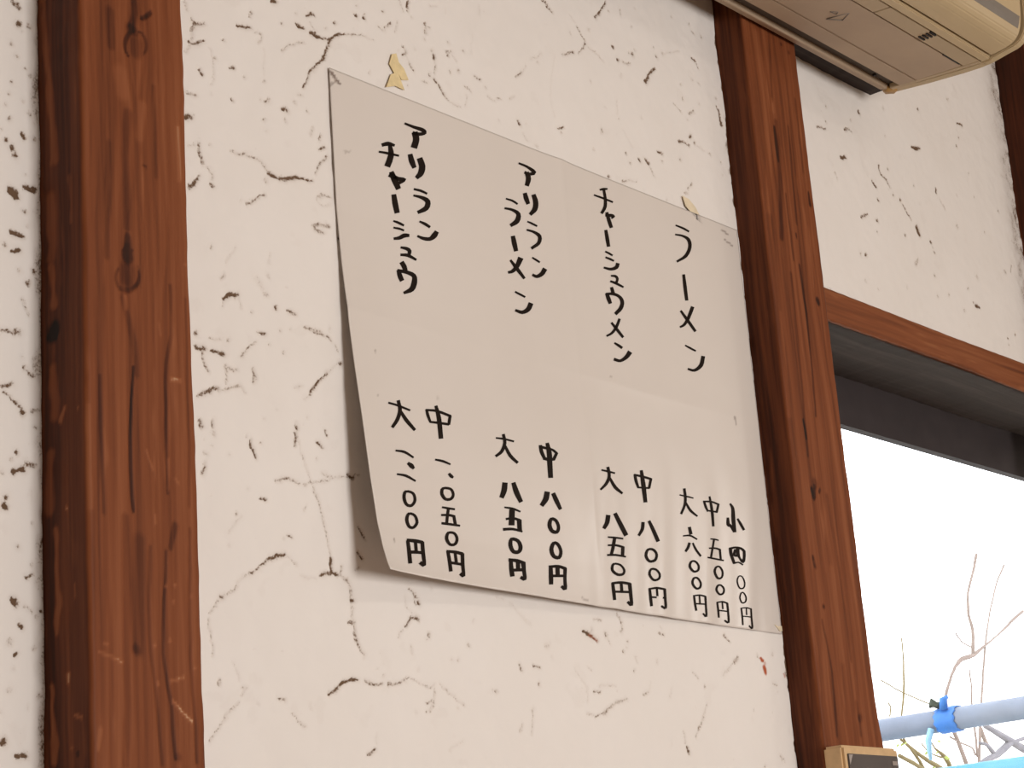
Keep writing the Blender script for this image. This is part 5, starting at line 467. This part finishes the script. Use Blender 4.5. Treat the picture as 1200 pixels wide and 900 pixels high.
acp(extrude_x('front_panel', fp, AX0, 1.9715, CREAM, bevel=.0015))
acp(extrude_x('accent_strip', [(-.2142, 2.1050), (-.2167, 2.1115), (-.2183, 2.1180), (-.2160, 2.1180), (-.2140, 2.1115), (-.212, 2.1050)], AX0, 1.9655, GRY))
acp(extrude_x('end_cap', [(-.040, 2.0945), (-.0904, 2.0895), (-.1353, 2.0863), (-.1566, 2.0855), (-.172, 2.0866), (-.187, 2.0895), (-.203, 2.0922), (-.2115, 2.0965), (-.2165, 2.1035), (-.2195, 2.112), (-.2215, 2.150), (-.2245, 2.36), (-.040, 2.375)], 1.9755, 1.9880, CREAM, bevel=.0012))
acp(extrude_x('end_bar', [(-.050, 2.0920), (-.1625, 2.0852), (-.1625, 2.0950), (-.050, 2.0980)], 1.9685, 1.9757, BEI, bevel=.0006))
acp(extrude_x('end_bar', [(-.1637, 2.0850), (-.1738, 2.0858), (-.1738, 2.0950), (-.1637, 2.0950)], 1.9765, 1.9858, CREAM, bevel=.0008))
for i in range(4):
    y = -.1475-i*.0048; x = 1.8605-i*.0006
    acp(boxes('vent_slot', [(x, x+.012, y-.0009, y+.0009, 2.0852-(-y-.1425)*.05, 2.0890)], DRK))
acp(extrude_x('flap_gap', [(-.1408, 2.0868), (-.1428, 2.0866), (-.1428, 2.0885), (-.1408, 2.0885)], 1.925, 1.962, DRK))
acp(boxes('drip_stain', [(1.931, 1.934, -.0535, -.0500, 2.0958, 2.0985)], DRK))
# moulded triangle mark on the underside
def tri(pts, w):
    bm = bmesh.new(); P = [Vector((x, y, 2.0878)) for x, y in pts]
    for a, b in zip(P, P[1:]+P[:1]): tube(bm, [a, b], [w, w], 6)
    return bm
acp(bm_obj('moulded_mark', tri([(1.750, -.100), (1.766, -.110), (1.756, -.124)], .0006), GRY))
acp(bm_obj('moulded_mark', tri([(1.738, -.112), (1.749, -.113), (1.745, -.117)], .0005), GRY))
bm = bmesh.new(); bmesh.ops.create_icosphere(bm, subdivisions=2, radius=1)
for v in bm.verts:
    v.co = Vector((1.979+v.co.x*.010+.003*v.co.z, -.0455+v.co.y*.009, 2.0955+v.co.z*.0055*(1+.3*math.sin(9*v.co.x))))
acp(bm_obj('corner_clip', bm, AMB))
mb = timber('dark_board', -2.160, -2.113, -.036, .003, 1.80, 2.014, 1.80, 2.013, DARK_WOOD, 8, along='X', step=.003, lstep=.003)
tag(mb, 'dark board on the wall behind the air conditioner', 'board')

# ------------------------------------------------------------------ switch box on the post by the window
box = bpy.data.objects.new('wall_controller', None); C.objects.link(box); box.location = (1.735, -.033, 1.225)
tag(box, 'small tan control box with dark display, fixed to the post at the bottom edge', 'controller')
def bxp(o): o.parent = box; o.matrix_parent_inverse = Matrix.Translation(-box.location); return o
TAN = plain('tan_aged_plastic', (.60, .40, .21), .5, .2, 90)
bxp(boxes('case', [(1.6855, 1.789, -.055, -.0335, 1.225, 1.3365)], TAN, bevel=.0025))
bxp(boxes('display', [(1.6925, 1.7855, -.0562, -.0545, 1.262, 1.3285)], plain('dark_grey_display', (.085, .07, .065), .25, .15, 40), bevel=.0006))
bxp(boxes('indicator', [(1.773, 1.782, -.0568, -.0558, 1.3195, 1.3235)], plain('pale_indicator', (.30, .25, .22), .4)))
bxp(boxes('button', [(1.70, 1.72, -.0575, -.0545, 1.238, 1.252)], TAN, bevel=.001)); bxp(boxes('button', [(1.755, 1.775, -.0575, -.0545, 1.238, 1.252)], TAN, bevel=.001))
v = [(1.6935, -.0566, 1.3275), (1.7005, -.0566, 1.3275), (1.6940, -.0566, 1.3180), (1.6935, -.0562, 1.3275), (1.7005, -.0562, 1.3275), (1.6940, -.0562, 1.3180)]
bxp(pyd('corner_highlight', v, [(0, 2, 1), (3, 4, 5), (0, 1, 4, 3), (1, 2, 5, 4), (2, 0, 3, 5)], plain('painted_highlight', (.36, .31, .28), .4)))  # painted highlight: pale triangle in the upper corner of the display

# ------------------------------------------------------------------ outside the window
LEAF = plain('yellow_green_leaf', (.34, .40, .10), .6, .3, 40)
struct(boxes('ground', [(-2, 9, .2, 9, -.30, -.25)], plain('pale_ground', (.5, .48, .42), .9, .2, 3)))
PIPE = plain('weathered_grey_pipe', (.17, .20, .27), .6, .3, 25)
bm = bmesh.new()
pa, pb = Vector((3.4335, .905, 1.545)), Vector((3.4150, .600, 1.545)); d = (pa-pb).normalized()
tube(bm, [pb-d*.5, pb, pa, pa+d*.9], [.0208, .0208, .0210, .0212], 20)
po = bm_obj('pole', bm, PIPE); tag(po, 'weathered grey pole outside the window, running across the branches', 'pole')
pm_ = boxes('pole_post', [(3.40, 3.46, 1.69, 1.75, -.26, 1.53)], PIPE); pm_.parent = po; pm_.name = 'support'
BLU = plain('blue_tarp_tie', (.03, .16, .50), .5, .3, 60)
tie = bpy.data.objects.new('blue_tie', None); C.objects.link(tie); tie.location = (3.425, .75, 1.545); tag(tie, 'blue strap tied round the grey pole outside the window', 'strap')
def tp(o): o.parent = tie; o.matrix_parent_inverse = Matrix.Translation(-tie.location); return o
bm = bmesh.new(); c0 = pb+(pa-pb)*.47
rings = []
for off, rr in ((-.022, .0219), (-.020, .0242), (-.008, .0246), (.002, .0240), (.012, .0247), (.020, .0240), (.022, .0219)):
    a_ = d.cross(Vector((0, 0, 1))).normalized(); b_ = d.cross(a_)
    rings.append([bm.verts.new(c0+d*(off+.002*math.sin(3*k_))+(a_*math.cos(2*math.pi*k_/20)+b_*math.sin(2*math.pi*k_/20))*rr) for k_ in range(20)])
for r0_, r1_ in zip(rings, rings[1:]+rings[:1]):
    for k_ in range(20): bm.faces.new((r0_[k_], r0_[(k_+1) % 20], r1_[(k_+1) % 20], r1_[k_]))
tp(bm_obj('wrap', bm, BLU))
bm = bmesh.new(); bmesh.ops.create_icosphere(bm, subdivisions=2, radius=1)
for q in bm.verts: q.co = c0+Vector((-.016, .018, .0300))+Vector((q.co.x*.008+.003*math.sin(5*q.co.z), q.co.y*.013, q.co.z*.008*(1+.5*q.co.y)+.004*math.sin(4*q.co.y)))
tp(bm_obj('knot', bm, plain('dark_knot', (.035, .045, .03), .8)))
bm = bmesh.new(); tube(bm, [c0+Vector((-.020, 0, .018)), c0+Vector((-.024, -.004, .035)), c0+Vector((-.020, -.012, .040))], [.008, .007, .003], 8); tp(bm_obj('loose_end', bm, BLU))
bm = bmesh.new(); tube(bm, [c0+Vector((-.02, .030, -.014)), c0+Vector((-.026, .036, -.035)), c0+Vector((-.026, .036, -.07))], [.006, .006, .003], 8); tp(bm_obj('loose_end', bm, plain('pale_blue_strap', (.25, .45, .62), .6)))
RAIL = plain('light_blue_rail', (.10, .36, .52), .5, .2, 8)
bm = bmesh.new(); ra = Vector((3.42, .60, 1.438)); tube(bm, [ra-d*.5, ra+d*1.1], [.024, .024], 16)
ro = bm_obj('blue_rail', bm, RAIL); tag(ro, 'light blue rail below the grey pole outside the window', 'rail')
s_ = boxes('support', [(3.46, 3.50, 1.63, 1.68, -.26, 1.44)], RAIL, ro)
BARK = [plain('grey_brown_bark', (.20, .15, .13), .85, .3, 50), plain('olive_bark', (.16, .12, .05), .85, .3, 50), plain('grey_bark', (.15, .14, .16), .85, .3, 50)]
LAB = dict(A='bare tree with upright twigs outside the window, above the grey pole', B='thin bare shrub beside the post, outside the window', C='thick crossing grey branches below the pole, outside the window')
for (k, lst), bk in zip(BRANCHES.items(), BARK):
    root = np.array(lst[0], float).reshape(-1, 4); low = min((np.array(l, float).reshape(-1, 4) for l in lst), key=lambda a: a[:, 2].min()); b0 = low[np.argmin(low[:, 2])]
    base = Vector((b0[0]*1e-3, b0[1]*1e-3, -.25))
    T_ = bpy.data.objects.new('bare_tree', None); C.objects.link(T_); T_.location = base; tag(T_, LAB[k], 'tree', 'bare trees outside')
    if k == 'B':
        rl = random.Random(5); host = np.array(lst[3], float).reshape(-1, 4); h2 = np.array(lst[2], float).reshape(-1, 4)
        for q_ in range(14):
            hp = (host if q_ % 2 else h2)[rl.randrange(0, 6)]*1e-3; c_ = Vector((hp[0]+rl.uniform(-.02, .02), hp[1]+rl.uniform(-.02, .02), hp[2]+rl.uniform(-.02, .015)))
            a_ = Vector((rl.uniform(-1, 1), rl.uniform(-1, 1), rl.uniform(-.6, .6))).normalized(); b_ = a_.cross(Vector((.2, .9, .4))).normalized(); s_l = rl.uniform(.012, .022)
            lv = [c_, c_+a_*s_l*.4+b_*s_l*.28, c_+a_*s_l, c_+a_*s_l*.4-b_*s_l*.28, c_+a_*s_l*.45+a_.cross(b_)*s_l*.08]
            lo = pyd('leaf', [tuple(p_-base) for p_ in lv], [(0, 1, 4), (1, 2, 4), (2, 3, 4), (3, 0, 4)], LEAF, T_)
    for i, l in enumerate(lst):
        a = np.array(l, float).reshape(-1, 4); rnd = random.Random(i*7+ord(k))
        pts = [Vector((p[0]*1e-3+rnd.uniform(-1, 1)*.002, p[1]*1e-3, p[2]*1e-3)) for p in a]; rad = [max(.0015, p[3]*1e-4) for p in a]
        bm = bmesh.new(); tube(bm, pts, rad, 8); o = bm_obj('branch', bm, bk); o.parent = T_; o.matrix_parent_inverse = Matrix.Translation(-base)
    top = Vector((b0[0]*1e-3, b0[1]*1e-3, b0[2]*1e-3)); r0 = max(.012, b0[3]*1e-4)
    bm = bmesh.new(); tube(bm, [top, (top+base)/2+Vector((.02, .03, 0)), base], [r0, r0*1.6, r0*2.4], 10); o = bm_obj('trunk', bm, bk); o.parent = T_; o.matrix_parent_inverse = Matrix.Translation(-base)
